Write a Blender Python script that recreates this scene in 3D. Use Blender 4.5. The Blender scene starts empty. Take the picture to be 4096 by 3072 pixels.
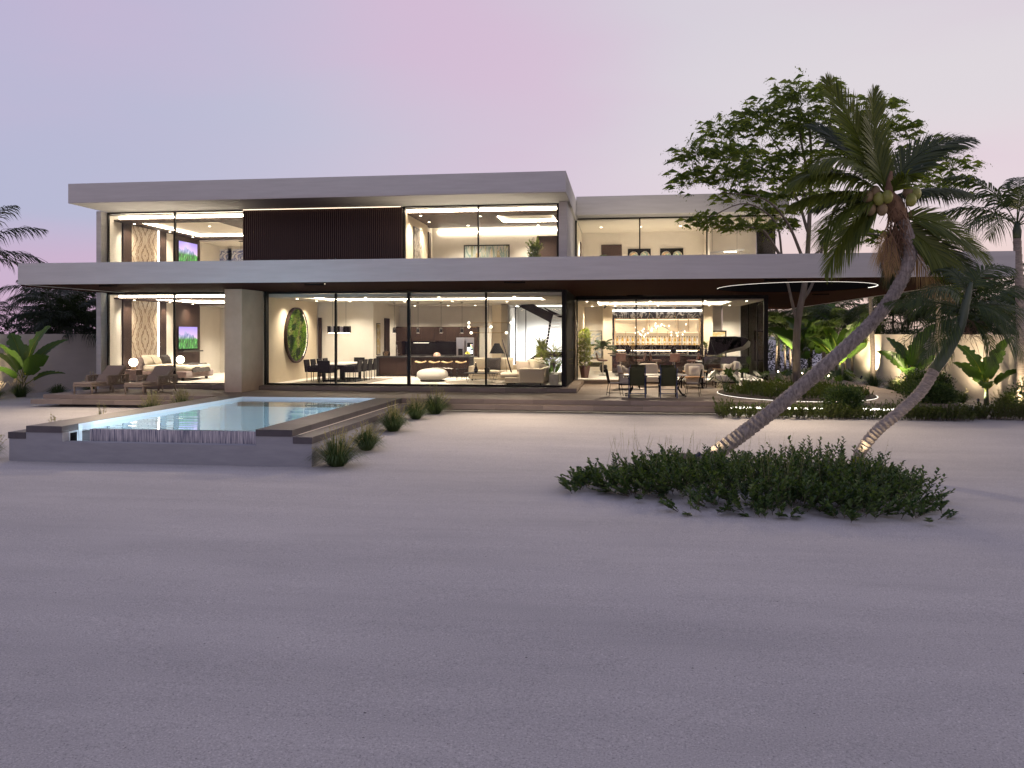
import bpy, math, random
from mathutils import Vector as V, Matrix, noise
RN = random.Random(11)
S = bpy.context.scene
COL = S.collection
PI = math.pi

# ------------------------------------------------------------------ camera
FPX, YAW, CZ, HY = 3300.0, math.atan(443.6 / 3300.0), 2.0, 1335.0      # focal length and horizon in photo pixels (4096 wide)
cd = bpy.data.cameras.new('camera')
cam = bpy.data.objects.new('camera', cd)
COL.objects.link(cam)
cam.location = (0, 0, CZ)
cam.rotation_euler = (PI / 2, 0, YAW)
cd.sensor_width = 36
cd.lens = FPX / 4096 * 36
cd.shift_y = -(1536 - HY) / 4096
cd.clip_end = 3000
S.camera = cam
_F = V((-math.sin(YAW), math.cos(YAW), 0)); _R = V((math.cos(YAW), math.sin(YAW), 0))
def at(u, v, z=None, X=None, Y=None, d=None):
    """photo pixel -> world point on a plane z / X / Y = const or at camera depth d"""
    r = _F + _R * ((u - 2048) / FPX) + V((0, 0, (HY - v) / FPX))
    t = (z - CZ) / r.z if z is not None else X / r.x if X is not None else Y / r.y if Y is not None else d
    return V((r.x * t, r.y * t, CZ + r.z * t))

# ------------------------------------------------------------------ sky, sun, exposure
W = bpy.data.worlds.new('World'); S.world = W; W.use_nodes = True
nt = W.node_tree; nt.nodes.clear()
def wn(t, **k):
    n = nt.nodes.new(t)
    for a, b in k.items(): setattr(n, a, b)
    return n
def s2l(c): return tuple(((x / 255 + .055) / 1.055) ** 2.4 if x > 10 else x / 255 / 12.92 for x in c)
def ramp(tree, stops, interp='EASE'):
    n = tree.nodes.new('ShaderNodeValToRGB'); e = n.color_ramp; e.interpolation = interp
    while len(e.elements) < len(stops): e.elements.new(.5)
    for el, (p, c) in zip(e.elements, stops): el.position = p; el.color = (*c[:3], 1)
    return n
tc = wn('ShaderNodeTexCoord'); sp = wn('ShaderNodeSeparateXYZ'); nt.links.new(tc.outputs['Generated'], sp.inputs[0])
dotn = wn('ShaderNodeVectorMath', operation='DOT_PRODUCT'); dotn.inputs[1].default_value = tuple(_R)
nt.links.new(tc.outputs['Generated'], dotn.inputs[0])
azi = wn('ShaderNodeMapRange', interpolation_type='SMOOTHSTEP'); azi.inputs[1].default_value = -.55; azi.inputs[2].default_value = .42
nt.links.new(dotn.outputs['Value'], azi.inputs[0])
rl = ramp(nt, [(0, s2l((206, 170, 196))), (.07, s2l((196, 174, 200))), (.13, s2l((178, 180, 206))), (.24, s2l((178, 179, 206))), (.36, s2l((184, 176, 205))), (.6, s2l((154, 154, 184))), (1, s2l((134, 138, 172)))])
rr = ramp(nt, [(0, s2l((240, 208, 192))), (.08, s2l((232, 208, 205))), (.16, s2l((224, 210, 216))), (.26, s2l((217, 210, 216))), (.36, s2l((212, 206, 214))), (.6, s2l((172, 170, 192))), (1, s2l((134, 138, 172)))])
for r_ in (rl, rr): nt.links.new(sp.outputs['Z'], r_.inputs[0])
mx = wn('ShaderNodeMixRGB'); nt.links.new(azi.outputs[0], mx.inputs[0]); nt.links.new(rl.outputs[0], mx.inputs[1]); nt.links.new(rr.outputs[0], mx.inputs[2])
mp = wn('ShaderNodeMapping'); mp.inputs['Scale'].default_value = (1.1, 1.1, 4.2); mp.inputs['Location'].default_value = (.35, .9, .62)
nt.links.new(tc.outputs['Generated'], mp.inputs[0])
nz = wn('ShaderNodeTexNoise'); nz.inputs['Scale'].default_value = 1.55; nz.inputs['Detail'].default_value = 6; nz.inputs['Roughness'].default_value = .45
nt.links.new(mp.outputs[0], nz.inputs['Vector'])
nr = ramp(nt, [(.46, (0, 0, 0)), (.74, (.30, .30, .30))])
nt.links.new(nz.outputs[0], nr.inputs[0])
# one broad rosy veil of high cloud above the middle of the villa
pk = wn('ShaderNodeVectorMath', operation='DISTANCE'); pk.inputs[1].default_value = tuple((at(1800, 260, d=1) - V((0, 0, CZ))).normalized())
pst = wn('ShaderNodeVectorMath', operation='MULTIPLY_ADD'); pst.inputs[1].default_value = (.46, .46, .46); nt.links.new(nz.outputs['Color'], pst.inputs[0]); nt.links.new(tc.outputs['Generated'], pst.inputs[2])
pso = wn('ShaderNodeVectorMath', operation='SUBTRACT'); pso.inputs[1].default_value = (.23, .23, .23); nt.links.new(pst.outputs[0], pso.inputs[0]); nt.links.new(pso.outputs[0], pk.inputs[0])
pm = wn('ShaderNodeMapRange', interpolation_type='SMOOTHSTEP'); pm.inputs[1].default_value = .30; pm.inputs[2].default_value = .04; pm.inputs[3].default_value = 0; pm.inputs[4].default_value = .52
nt.links.new(pk.outputs['Value'], pm.inputs[0])
pmx = wn('ShaderNodeMath', operation='MAXIMUM')
mx2 = wn('ShaderNodeMixRGB'); mx2.inputs[2].default_value = (*s2l((212, 176, 204)), 1)
nt.links.new(nr.outputs[0], pmx.inputs[0]); nt.links.new(pm.outputs[0], pmx.inputs[1]); nt.links.new(pmx.outputs[0], mx2.inputs[0]); nt.links.new(mx.outputs[0], mx2.inputs[1])
bg = wn('ShaderNodeBackground'); bg.inputs[1].default_value = .9
nt.links.new(mx2.outputs[0], bg.inputs[0])
wo = wn('ShaderNodeOutputWorld'); nt.links.new(bg.outputs[0], wo.inputs[0])

sd = bpy.data.lights.new('sun', 'SUN'); sd.energy = .45; sd.angle = math.radians(20); sd.color = (1, .8, .68)
so = bpy.data.objects.new('sun', sd); COL.objects.link(so)
so.rotation_euler = (math.radians(76), 0, math.radians(100))      # low afterglow from the right, where the sky is palest
S.view_settings.view_transform = 'Standard'; S.view_settings.look = 'None'; S.view_settings.exposure = .25; S.view_settings.gamma = 1
cy = S.cycles
cy.use_denoising = True; cy.max_bounces = 7; cy.diffuse_bounces = 3; cy.glossy_bounces = 3; cy.transparent_max_bounces = 12; cy.transmission_bounces = 4
cy.sample_clamp_indirect = 4; cy.caustics_reflective = False; cy.caustics_refractive = False

# ------------------------------------------------------------------ materials
MATS = {}
def _mat(name):
    m = bpy.data.materials.new(name); m.use_nodes = True; MATS[name] = m
    t = m.node_tree; return m, t, t.nodes['Principled BSDF']
def M(name, c1, c2=None, scale=6, rough=.6, bump=0, bscale=80, metal=0, spec=.5, st=(1, 1, 1), bst=None, emit=None, es=0, rnd=0, detail=4, coat=0, contrast=(.3, .7), gen=False, sheen=0):
    m, t, b = _mat(name); L = t.links.new; N = t.nodes.new
    b.inputs['Roughness'].default_value = rough; b.inputs['Metallic'].default_value = metal
    b.inputs['Specular IOR Level'].default_value = spec; b.inputs['Coat Weight'].default_value = coat; b.inputs['Sheen Weight'].default_value = sheen
    b.inputs['Base Color'].default_value = (*c1, 1)
    tcn = N('ShaderNodeTexCoord'); src = tcn.outputs['Object']
    col = None
    if c2 is not None:
        mpn = N('ShaderNodeMapping'); mpn.inputs['Scale'].default_value = st; L(src, mpn.inputs[0])
        nn = N('ShaderNodeTexNoise'); nn.inputs['Scale'].default_value = scale; nn.inputs['Detail'].default_value = detail; nn.inputs['Roughness'].default_value = .6
        L(mpn.outputs[0], nn.inputs['Vector'])
        rp = ramp(t, [(contrast[0], c1), (contrast[1], c2)], 'LINEAR'); L(nn.outputs[0], rp.inputs[0]); col = rp.outputs[0]
    if rnd:
        oi = N('ShaderNodeObjectInfo'); mr = N('ShaderNodeMapRange'); mr.inputs[3].default_value = 1 - rnd; mr.inputs[4].default_value = 1 + rnd
        L(oi.outputs['Random'], mr.inputs[0])
        vm = N('ShaderNodeVectorMath'); vm.operation = 'SCALE'; L(mr.outputs[0], vm.inputs['Scale'])
        if col: L(col, vm.inputs[0])
        else: vm.inputs[0].default_value = c1
        col = vm.outputs[0]
    if col: L(col, b.inputs['Base Color'])
    if bump:
        mpb = N('ShaderNodeMapping'); mpb.inputs['Scale'].default_value = bst or st; L(src, mpb.inputs[0])
        nb = N('ShaderNodeTexNoise'); nb.inputs['Scale'].default_value = bscale; nb.inputs['Detail'].default_value = 5; L(mpb.outputs[0], nb.inputs['Vector'])
        bp = N('ShaderNodeBump'); bp.inputs['Strength'].default_value = bump; bp.inputs['Distance'].default_value = .02
        L(nb.outputs[0], bp.inputs['Height']); L(bp.outputs[0], b.inputs['Normal'])
    if emit:
        b.inputs['Emission Color'].default_value = (*emit, 1); b.inputs['Emission Strength'].default_value = es
    return m
def leafm(name, c1, c2, trans=.25, rough=.45, spec=.4):
    m, t, b = _mat(name); L = t.links.new; N = t.nodes.new
    g = N('ShaderNodeNewGeometry'); rp = ramp(t, [(0, c1), (1, c2)], 'LINEAR'); L(g.outputs['Random Per Island'], rp.inputs[0])
    L(rp.outputs[0], b.inputs['Base Color']); b.inputs['Roughness'].default_value = rough; b.inputs['Specular IOR Level'].default_value = spec
    tr = N('ShaderNodeBsdfTranslucent'); vm = N('ShaderNodeVectorMath'); vm.operation = 'MULTIPLY'; vm.inputs[1].default_value = (1.5, 1.5, .6); L(rp.outputs[0], vm.inputs[0]); L(vm.outputs[0], tr.inputs[0])
    ms = N('ShaderNodeMixShader'); ms.inputs[0].default_value = trans; L(b.outputs[0], ms.inputs[1]); L(tr.outputs[0], ms.inputs[2])
    L(ms.outputs[0], t.nodes['Material Output'].inputs[0]); return m
def glassm(name, tint, ior=1.45, rough=0, wave=None, gl=1.0):
    m, t, b = _mat(name); t.nodes.remove(b); L = t.links.new; N = t.nodes.new
    tr = N('ShaderNodeBsdfTransparent'); tr.inputs[0].default_value = (*tint, 1)
    gs = N('ShaderNodeBsdfGlossy'); gs.inputs['Roughness'].default_value = rough; gs.inputs[0].default_value = (gl, gl, gl, 1)
    fr = N('ShaderNodeFresnel'); fr.inputs[0].default_value = ior
    if wave:
        tcn = N('ShaderNodeTexCoord'); mpn = N('ShaderNodeMapping'); mpn.inputs['Scale'].default_value = wave[0]; L(tcn.outputs['Object'], mpn.inputs[0])
        nn = N('ShaderNodeTexNoise'); nn.inputs['Scale'].default_value = wave[1]; nn.inputs['Detail'].default_value = 2; nn.inputs['Distortion'].default_value = .6; L(mpn.outputs[0], nn.inputs['Vector'])
        bp = N('ShaderNodeBump'); bp.inputs['Strength'].default_value = wave[2]; bp.inputs['Distance'].default_value = wave[3]; L(nn.outputs[0], bp.inputs['Height'])
        L(bp.outputs[0], gs.inputs['Normal']); L(bp.outputs[0], fr.inputs['Normal'])
    ms = N('ShaderNodeMixShader'); L(fr.outputs[0], ms.inputs[0]); L(tr.outputs[0], ms.inputs[1]); L(gs.outputs[0], ms.inputs[2])
    L(ms.outputs[0], t.nodes['Material Output'].inputs[0]); return m
def emitm(name, c, s):
    m, t, b = _mat(name); b.inputs['Base Color'].default_value = (.8, .8, .8, 1); b.inputs['Emission Color'].default_value = (*c, 1); b.inputs['Emission Strength'].default_value = s; return m

M('stucco', (.44, .435, .425), (.50, .495, .485), 3, .85, .2, 45, st=(.25, 1, 3))
M('warm_lit_stucco', (.54, .42, .295), (.64, .51, .37), 1.6, .8, .12, 30)  # fascia stucco again, with warm room light put into the column's colour
M('pool_stucco', (.27, .275, .30), (.32, .325, .35), 4, .85, .2, 50, st=(.4, 1, 2))
M('garden_wall', (.60, .545, .47), (.66, .60, .52), 2, .9, .2, 40, st=(.3, .3, 2))
M('plaster', (.74, .69, .61), (.79, .74, .66), 2, .85, .05, 40)
M('plaster_tan', (.66, .55, .40), (.72, .61, .45), 1.4, .85, .06, 30)
M('plaster_cool', (.80, .80, .80), (.84, .84, .84), 2, .85, .03, 40)
M('ceiling_white', (.80, .75, .66), None, rough=.9)
M('floor_stone', (.66, .61, .54), (.74, .69, .62), 1.6, .35, .02, 30)
M('walnut', (.012, .006, .0042), (.036, .018, .012), 5, .6, spec=.25, bump=.1, bscale=40, st=(7, 7, .35))
M('walnut_h', (.014, .007, .005), (.040, .021, .0145), 5, .6, spec=.25, bump=.1, bscale=40, st=(.35, 7, 7))
M('soffit_wood', (.020, .0075, .0055), (.048, .018, .013), 4, .85, .08, 30, spec=.04, st=(.25, 5, 5))
M('slat_wood', (.045, .024, .018), (.08, .045, .032), 6, .5, st=(4, 4, .3))
M('black_metal', (.006, .006, .0065), None, rough=.45, spec=.2)
M('black_matte', (.008, .008, .008), None, rough=.9, spec=.1)
M('steel', (.55, .53, .50), (.62, .60, .57), 3, .32, metal=1, st=(20, 1, 1))
M('chrome', (.8, .8, .8), None, rough=.12, metal=1)
M('brass', (.75, .52, .25), None, rough=.25, metal=1)
M('deck_tile', (.235, .185, .145), (.315, .255, .205), 2.2, .6, .15, 35, st=(.6, 2, 2), rnd=.16)
M('deck_core', (.10, .09, .08), None, rough=.9)
M('coping_tile', (.062, .056, .062), (.092, .083, .09), 3, .55, .15, 40, rnd=.16)
M('pool_tile', (.70, .79, .85), (.77, .86, .91), 30, .3)
M('sofa_fabric', (.52, .43, .31), (.58, .49, .36), 90, .95, .3, 220, sheen=.3)
M('cream_fabric', (.74, .69, .60), (.80, .75, .66), 60, .95, .25, 160, sheen=.3)
M('grey_fabric', (.40, .37, .34), (.48, .45, .42), 60, .95, .25, 160)
M('taupe_fabric', (.36, .28, .21), (.44, .35, .27), 90, .95, .25, 200)
M('mauve_velvet', (.20, .13, .12), (.27, .18, .165), 8, .8, .1, 60, sheen=.6)
M('dark_fabric', (.035, .03, .028), (.06, .052, .048), 60, .95, .3, 120)
M('linen', (.70, .61, .47), (.78, .69, .55), 6, .95, .3, 14)
M('black_leather', (.005, .005, .006), (.010, .010, .011), 40, .6, spec=.2, bump=.1, bscale=150)
M('brown_leather', (.07, .028, .02), (.11, .046, .032), 30, .45, .08, 120)
M('olive_mesh', (.045, .05, .02), (.065, .07, .03), 120, .8, .2, 300)
M('navy_metal', (.02, .045, .13), None, rough=.4)
M('wicker', (.24, .185, .135), (.48, .39, .29), 120, .75, .8, 160)
M('oak', (.55, .37, .19), (.66, .46, .26), 5, .5, st=(1, 8, 8))
M('teak', (.50, .27, .10), (.60, .35, .15), 5, .5, st=(8, 1, 8))
M('white_stone', (.74, .71, .66), (.82, .79, .74), 6, .3)
M('dark_stone', (.014, .014, .014), (.032, .031, .03), 4, .35, spec=.3, bump=.05, bscale=20)
M('piano_black', (.006, .006, .007), None, rough=.06, coat=1, spec=.6)
M('red_lacquer', (.020, .006, .005), (.036, .010, .008), 3, .25, coat=.6)
M('rug', (.20, .17, .14), (.32, .28, .23), 50, .98, .5, 120)
M('concrete_pot', (.42, .38, .32), (.50, .46, .40), 7, .8, .2, 40)
M('brown_pot', (.10, .04, .03), None, rough=.5)
M('soil', (.035, .028, .02), (.07, .055, .04), 14, .95, .6, 30)
M('white_ceramic', (.82, .80, .76), None, rough=.25)
M('fruit', (.75, .55, .06), (.55, .60, .10), 3, .4)
M('bread', (.62, .36, .26), (.70, .44, .33), 4, .6)
M('bark', (.10, .085, .066), (.20, .172, .14), 5, .9, .6, 22, st=(2, 2, .35))
M('twig', (.10, .075, .055), None, rough=.9)
M('coconut_bark', (.11, .095, .085), (.34, .30, .27), 6, .9, .7, 26, st=(3, 3, 1))
M('areca_bark', (.20, .17, .145), (.38, .33, .28), 9, .9, .5, 24, st=(1, 1, 3))
M('crownshaft', (.03, .05, .032), (.065, .09, .05), 3, .5, st=(2, 2, .4))
M('husk', (.12, .07, .04), (.24, .15, .09), 9, .95, .5, 40)
M('coconut', (.17, .19, .035), (.28, .28, .06), 4, .45)
M('coconut_dry', (.13, .10, .05), (.22, .16, .08), 4, .6)
M('monstera_stem', (.08, .14, .04), None, rough=.6)
M('fixture_navy', (.012, .02, .05), None, rough=.35)
M('shell', (.62, .60, .60), None, rough=.5)
M('pebble', (.13, .125, .125), None, rough=.7)
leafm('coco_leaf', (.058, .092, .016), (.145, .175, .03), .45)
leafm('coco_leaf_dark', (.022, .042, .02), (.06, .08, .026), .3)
leafm('dry_leaf', (.26, .17, .09), (.36, .25, .14), .3, .8)
leafm('areca_leaf', (.022, .045, .014), (.06, .085, .02), .3)
leafm('areca_far', (.012, .022, .012), (.03, .045, .018), .25)
leafm('tree_leaf', (.05, .09, .02), (.16, .21, .04), .55)
leafm('shrub_leaf', (.018, .05, .02), (.10, .155, .045), .3)
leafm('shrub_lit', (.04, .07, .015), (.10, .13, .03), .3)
leafm('hedge_leaf', (.008, .015, .008), (.02, .032, .012), .1)
leafm('grass_leaf', (.030, .065, .016), (.075, .115, .035), .25, .6)
leafm('grass_dry', (.22, .22, .12), (.42, .38, .23), .25, .8)
leafm('plume', (.50, .44, .36), (.65, .58, .50), .3, .9)
leafm('banana_leaf', (.045, .10, .02), (.085, .16, .03), .35, .35)
leafm('vine_leaf', (.10, .14, .015), (.24, .26, .035), .35)
leafm('moss', (.06, .19, .02), (.36, .50, .08), .2, .8)
leafm('moss_dark', (.012, .045, .010), (.05, .12, .02), .2, .8)
leafm('moss_pale', (.30, .36, .10), (.55, .56, .24), .2, .8)
leafm('monstera_leaf', (.02, .05, .014), (.05, .095, .025), .25, .35)
leafm('flower', (.8, .78, .7), (.85, .83, .75), .2)
glassm('glass', (.97, .975, .97), 1.3, 0, gl=.5)
glassm('side_glass', (.97, .975, .97), 1.2, 0, gl=.2)
glassm('bulb_glass', (.96, .95, .93), 1.35)
glassm('water', (.72, .88, .95), 2.1, .01, ((.45, 1.6, 1), 1.1, .30, .035))
emitm('led', (1, .85, .66), 26)
emitm('led_soft', (1, .86, .68), 7)
emitm('led_white', (1, .93, .82), 10)
emitm('globe_glow', (1, .86, .66), 9)
emitm('bulb_glow', (1, .86, .66), 3)
emitm('pool_lamp', (.76, .90, 1), 130)
emitm('led_dim', (1, .80, .57), 2.0)
emitm('led_rim', (1, .93, .82), 1.8)
emitm('path_glow', (1, .82, .58), 25)
M('backlit', (.75, .62, .42), None, emit=(1, .80, .54), es=.30, rough=.8)

# patterned flat surfaces --------------------------------------------------
def bookmatch_marble(name):
    m, t, b = _mat(name); L = t.links.new; N = t.nodes.new
    tcn = N('ShaderNodeTexCoord'); sx = N('ShaderNodeSeparateXYZ'); L(tcn.outputs['Generated'], sx.inputs[0])
    def mth(op, a, bb=None):
        n = N('ShaderNodeMath'); n.operation = op
        for i, q in enumerate((a, bb)):
            if q is None: continue
            if isinstance(q, (int, float)): n.inputs[i].default_value = q
            else: L(q, n.inputs[i])
        return n.outputs[0]
    ax = mth('ABSOLUTE', mth('SUBTRACT', sx.outputs['Y'], .5))
    az = mth('PINGPONG', mth('MULTIPLY', sx.outputs['Z'], 2.0), .5)
    cv = N('ShaderNodeCombineXYZ'); L(mth('MULTIPLY', ax, 3.2), cv.inputs[0]); L(mth('MULTIPLY', az, 3.0), cv.inputs[2])
    nn = N('ShaderNodeTexNoise'); nn.inputs['Scale'].default_value = 3; nn.inputs['Detail'].default_value = 5; L(cv.outputs[0], nn.inputs['Vector'])
    w = mth('ADD', mth('ADD', mth('MULTIPLY', ax, 3.4), mth('MULTIPLY', az, 1.5)), mth('MULTIPLY', nn.outputs[0], .55))
    wv = mth('SINE', mth('MULTIPLY', w, 26))
    wv2 = mth('SINE', mth('MULTIPLY', w, 10))
    mix = mth('ADD', mth('MULTIPLY', wv, .3), mth('MULTIPLY', wv2, .25))
    rp = ramp(t, [(.18, (.72, .63, .50)), (.50, (.62, .50, .38)), (.75, (.30, .19, .12)), (1, (.20, .12, .075))], 'LINEAR'); L(mth('ADD', mix, .42), rp.inputs[0])
    L(rp.outputs[0], b.inputs['Base Color']); b.inputs['Roughness'].default_value = .3
bookmatch_marble('bookmatch_marble')
def veined(name, base, vein, sc, st, rough=.25, th=.035):
    m, t, b = _mat(name); L = t.links.new; N = t.nodes.new
    tcn = N('ShaderNodeTexCoord'); mpn = N('ShaderNodeMapping'); mpn.inputs['Scale'].default_value = st; mpn.inputs['Rotation'].default_value = (0, .7, 0); L(tcn.outputs['Object'], mpn.inputs[0])
    nn = N('ShaderNodeTexNoise'); nn.inputs['Scale'].default_value = sc; nn.inputs['Detail'].default_value = 8; nn.inputs['Distortion'].default_value = 1.0; L(mpn.outputs[0], nn.inputs['Vector'])
    a = N('ShaderNodeMath'); a.operation = 'SUBTRACT'; L(nn.outputs[0], a.inputs[0]); a.inputs[1].default_value = .5
    c = N('ShaderNodeMath'); c.operation = 'ABSOLUTE'; L(a.outputs[0], c.inputs[0])
    rp = ramp(t, [(0, vein), (th, base)], 'LINEAR'); L(c.outputs[0], rp.inputs[0])
    L(rp.outputs[0], b.inputs['Base Color']); b.inputs['Roughness'].default_value = rough
veined('black_marble', (.018, .018, .022), (.42, .40, .38), 2.2, (1.4, 1, .55))
def landscape_screen(name):
    """mountain picture shown on the television"""
    m, t, b = _mat(name); L = t.links.new; N = t.nodes.new
    tcn = N('ShaderNodeTexCoord'); sx = N('ShaderNodeSeparateXYZ'); L(tcn.outputs['Generated'], sx.inputs[0])
    def mth(op, a, bb=None):
        n = N('ShaderNodeMath'); n.operation = op
        for i, q in enumerate((a, bb)):
            if q is None: continue
            if isinstance(q, (int, float)): n.inputs[i].default_value = q
            else: L(q, n.inputs[i])
        return n.outputs[0]
    n1 = N('ShaderNodeTexNoise'); n1.noise_dimensions = '1D'; n1.inputs['Scale'].default_value = 5; n1.inputs['Detail'].default_value = 6; L(mth('ADD', sx.outputs['Y'], 3.1), n1.inputs['W'])
    peak = mth('SUBTRACT', .78, mth('MULTIPLY', mth('ABSOLUTE', mth('SUBTRACT', sx.outputs['Y'], .38)), .55))
    ridge = mth('ADD', peak, mth('MULTIPLY', mth('SUBTRACT', n1.outputs[0], .5), .5))
    is_m = mth('LESS_THAN', sx.outputs['Z'], ridge)
    sky = ramp(t, [(.3, (1, .72, .85)), (1, (.42, .30, .95))], 'LINEAR'); L(sx.outputs['Z'], sky.inputs[0])
    mpn = N('ShaderNodeMapping'); mpn.inputs['Scale'].default_value = (1, 9, 2.2); L(tcn.outputs['Generated'], mpn.inputs[0])
    n2 = N('ShaderNodeTexNoise'); n2.inputs['Scale'].default_value = 2.2; n2.inputs['Detail'].default_value = 7; L(mpn.outputs[0], n2.inputs['Vector'])
    green = ramp(t, [(.38, (.004, .02, .01)), (.5, (.02, .22, .04)), (.62, (.10, .55, .06)), (.75, (.45, .6, .75))], 'LINEAR'); L(n2.outputs[0], green.inputs[0])
    rock = ramp(t, [(.35, (.10, .16, .42)), (.6, (.55, .50, .85)), (.8, (.9, .8, 1))], 'LINEAR'); L(n2.outputs[0], rock.inputs[0])
    hm = ramp(t, [(.42, (0, 0, 0)), (.58, (1, 1, 1))], 'LINEAR'); L(sx.outputs['Z'], hm.inputs[0])
    m1 = N('ShaderNodeMixRGB'); L(hm.outputs[0], m1.inputs[0]); L(green.outputs[0], m1.inputs[1]); L(rock.outputs[0], m1.inputs[2])
    m2 = N('ShaderNodeMixRGB'); L(is_m, m2.inputs[0]); L(sky.outputs[0], m2.inputs[1]); L(m1.outputs[0], m2.inputs[2])
    b.inputs['Base Color'].default_value = (.01, .01, .01, 1); L(m2.outputs[0], b.inputs['Emission Color']); b.inputs['Emission Strength'].default_value = 1.0
landscape_screen('landscape_screen')
def painted(name, cols, sc, st, detail=6, es=0):
    m, t, b = _mat(name); L = t.links.new; N = t.nodes.new
    tcn = N('ShaderNodeTexCoord'); mpn = N('ShaderNodeMapping'); mpn.inputs['Scale'].default_value = st; L(tcn.outputs['Object'], mpn.inputs[0])
    nn = N('ShaderNodeTexNoise'); nn.inputs['Scale'].default_value = sc; nn.inputs['Detail'].default_value = detail; nn.inputs['Distortion'].default_value = .8; L(mpn.outputs[0], nn.inputs['Vector'])
    k = len(cols); rp = ramp(t, [(.28 + .44 * i / (k - 1), c) for i, c in enumerate(cols)], 'CONSTANT' if detail < 3 else 'LINEAR'); L(nn.outputs[0], rp.inputs[0])
    L(rp.outputs[0], b.inputs['Base Color']); b.inputs['Roughness'].default_value = .6
    if es: L(rp.outputs[0], b.inputs['Emission Color']); b.inputs['Emission Strength'].default_value = es
painted('art_drips', [(.03, .08, .16), (.30, .30, .12), (.55, .55, .50), (.14, .26, .24), (.60, .52, .50), (.38, .30, .08), (.62, .58, .5)], 2.4, (2.6, 1, .45))
painted('art_blots', [(.66, .60, .45), (.60, .55, .42), (.25, .30, .36), (.62, .56, .42), (.40, .34, .2), (.66, .60, .48)], 2.6, (1, 1, 1.2))
painted('art_lines', [(.50, .44, .36), (.55, .48, .4), (.10, .08, .06), (.50, .44, .36), (.56, .5, .42)], 2.5, (1, 1, 1))
painted('art_gold', [(.52, .48, .40), (.55, .50, .42), (.40, .28, .06), (.58, .52, .42)], 3.5, (1, 1, 1))
painted('art_ink', [(.80, .80, .82), (.75, .76, .8), (.06, .09, .32), (.78, .78, .8), (.30, .16, .34), (.8, .8, .82)], 2.2, (1, 1, 1.6))
painted('iridescent', [(.5, .9, 1), (.9, .3, .8), (.1, .3, .9), (.3, .8, .9), (.9, .7, .9)], 4, (6, 1, 1), es=.7)
painted('plaid', [(.06, .05, .05), (.6, .55, .48), (.10, .08, .08), (.6, .55, .48)], 14, (1, 1, 1), 2)

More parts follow.
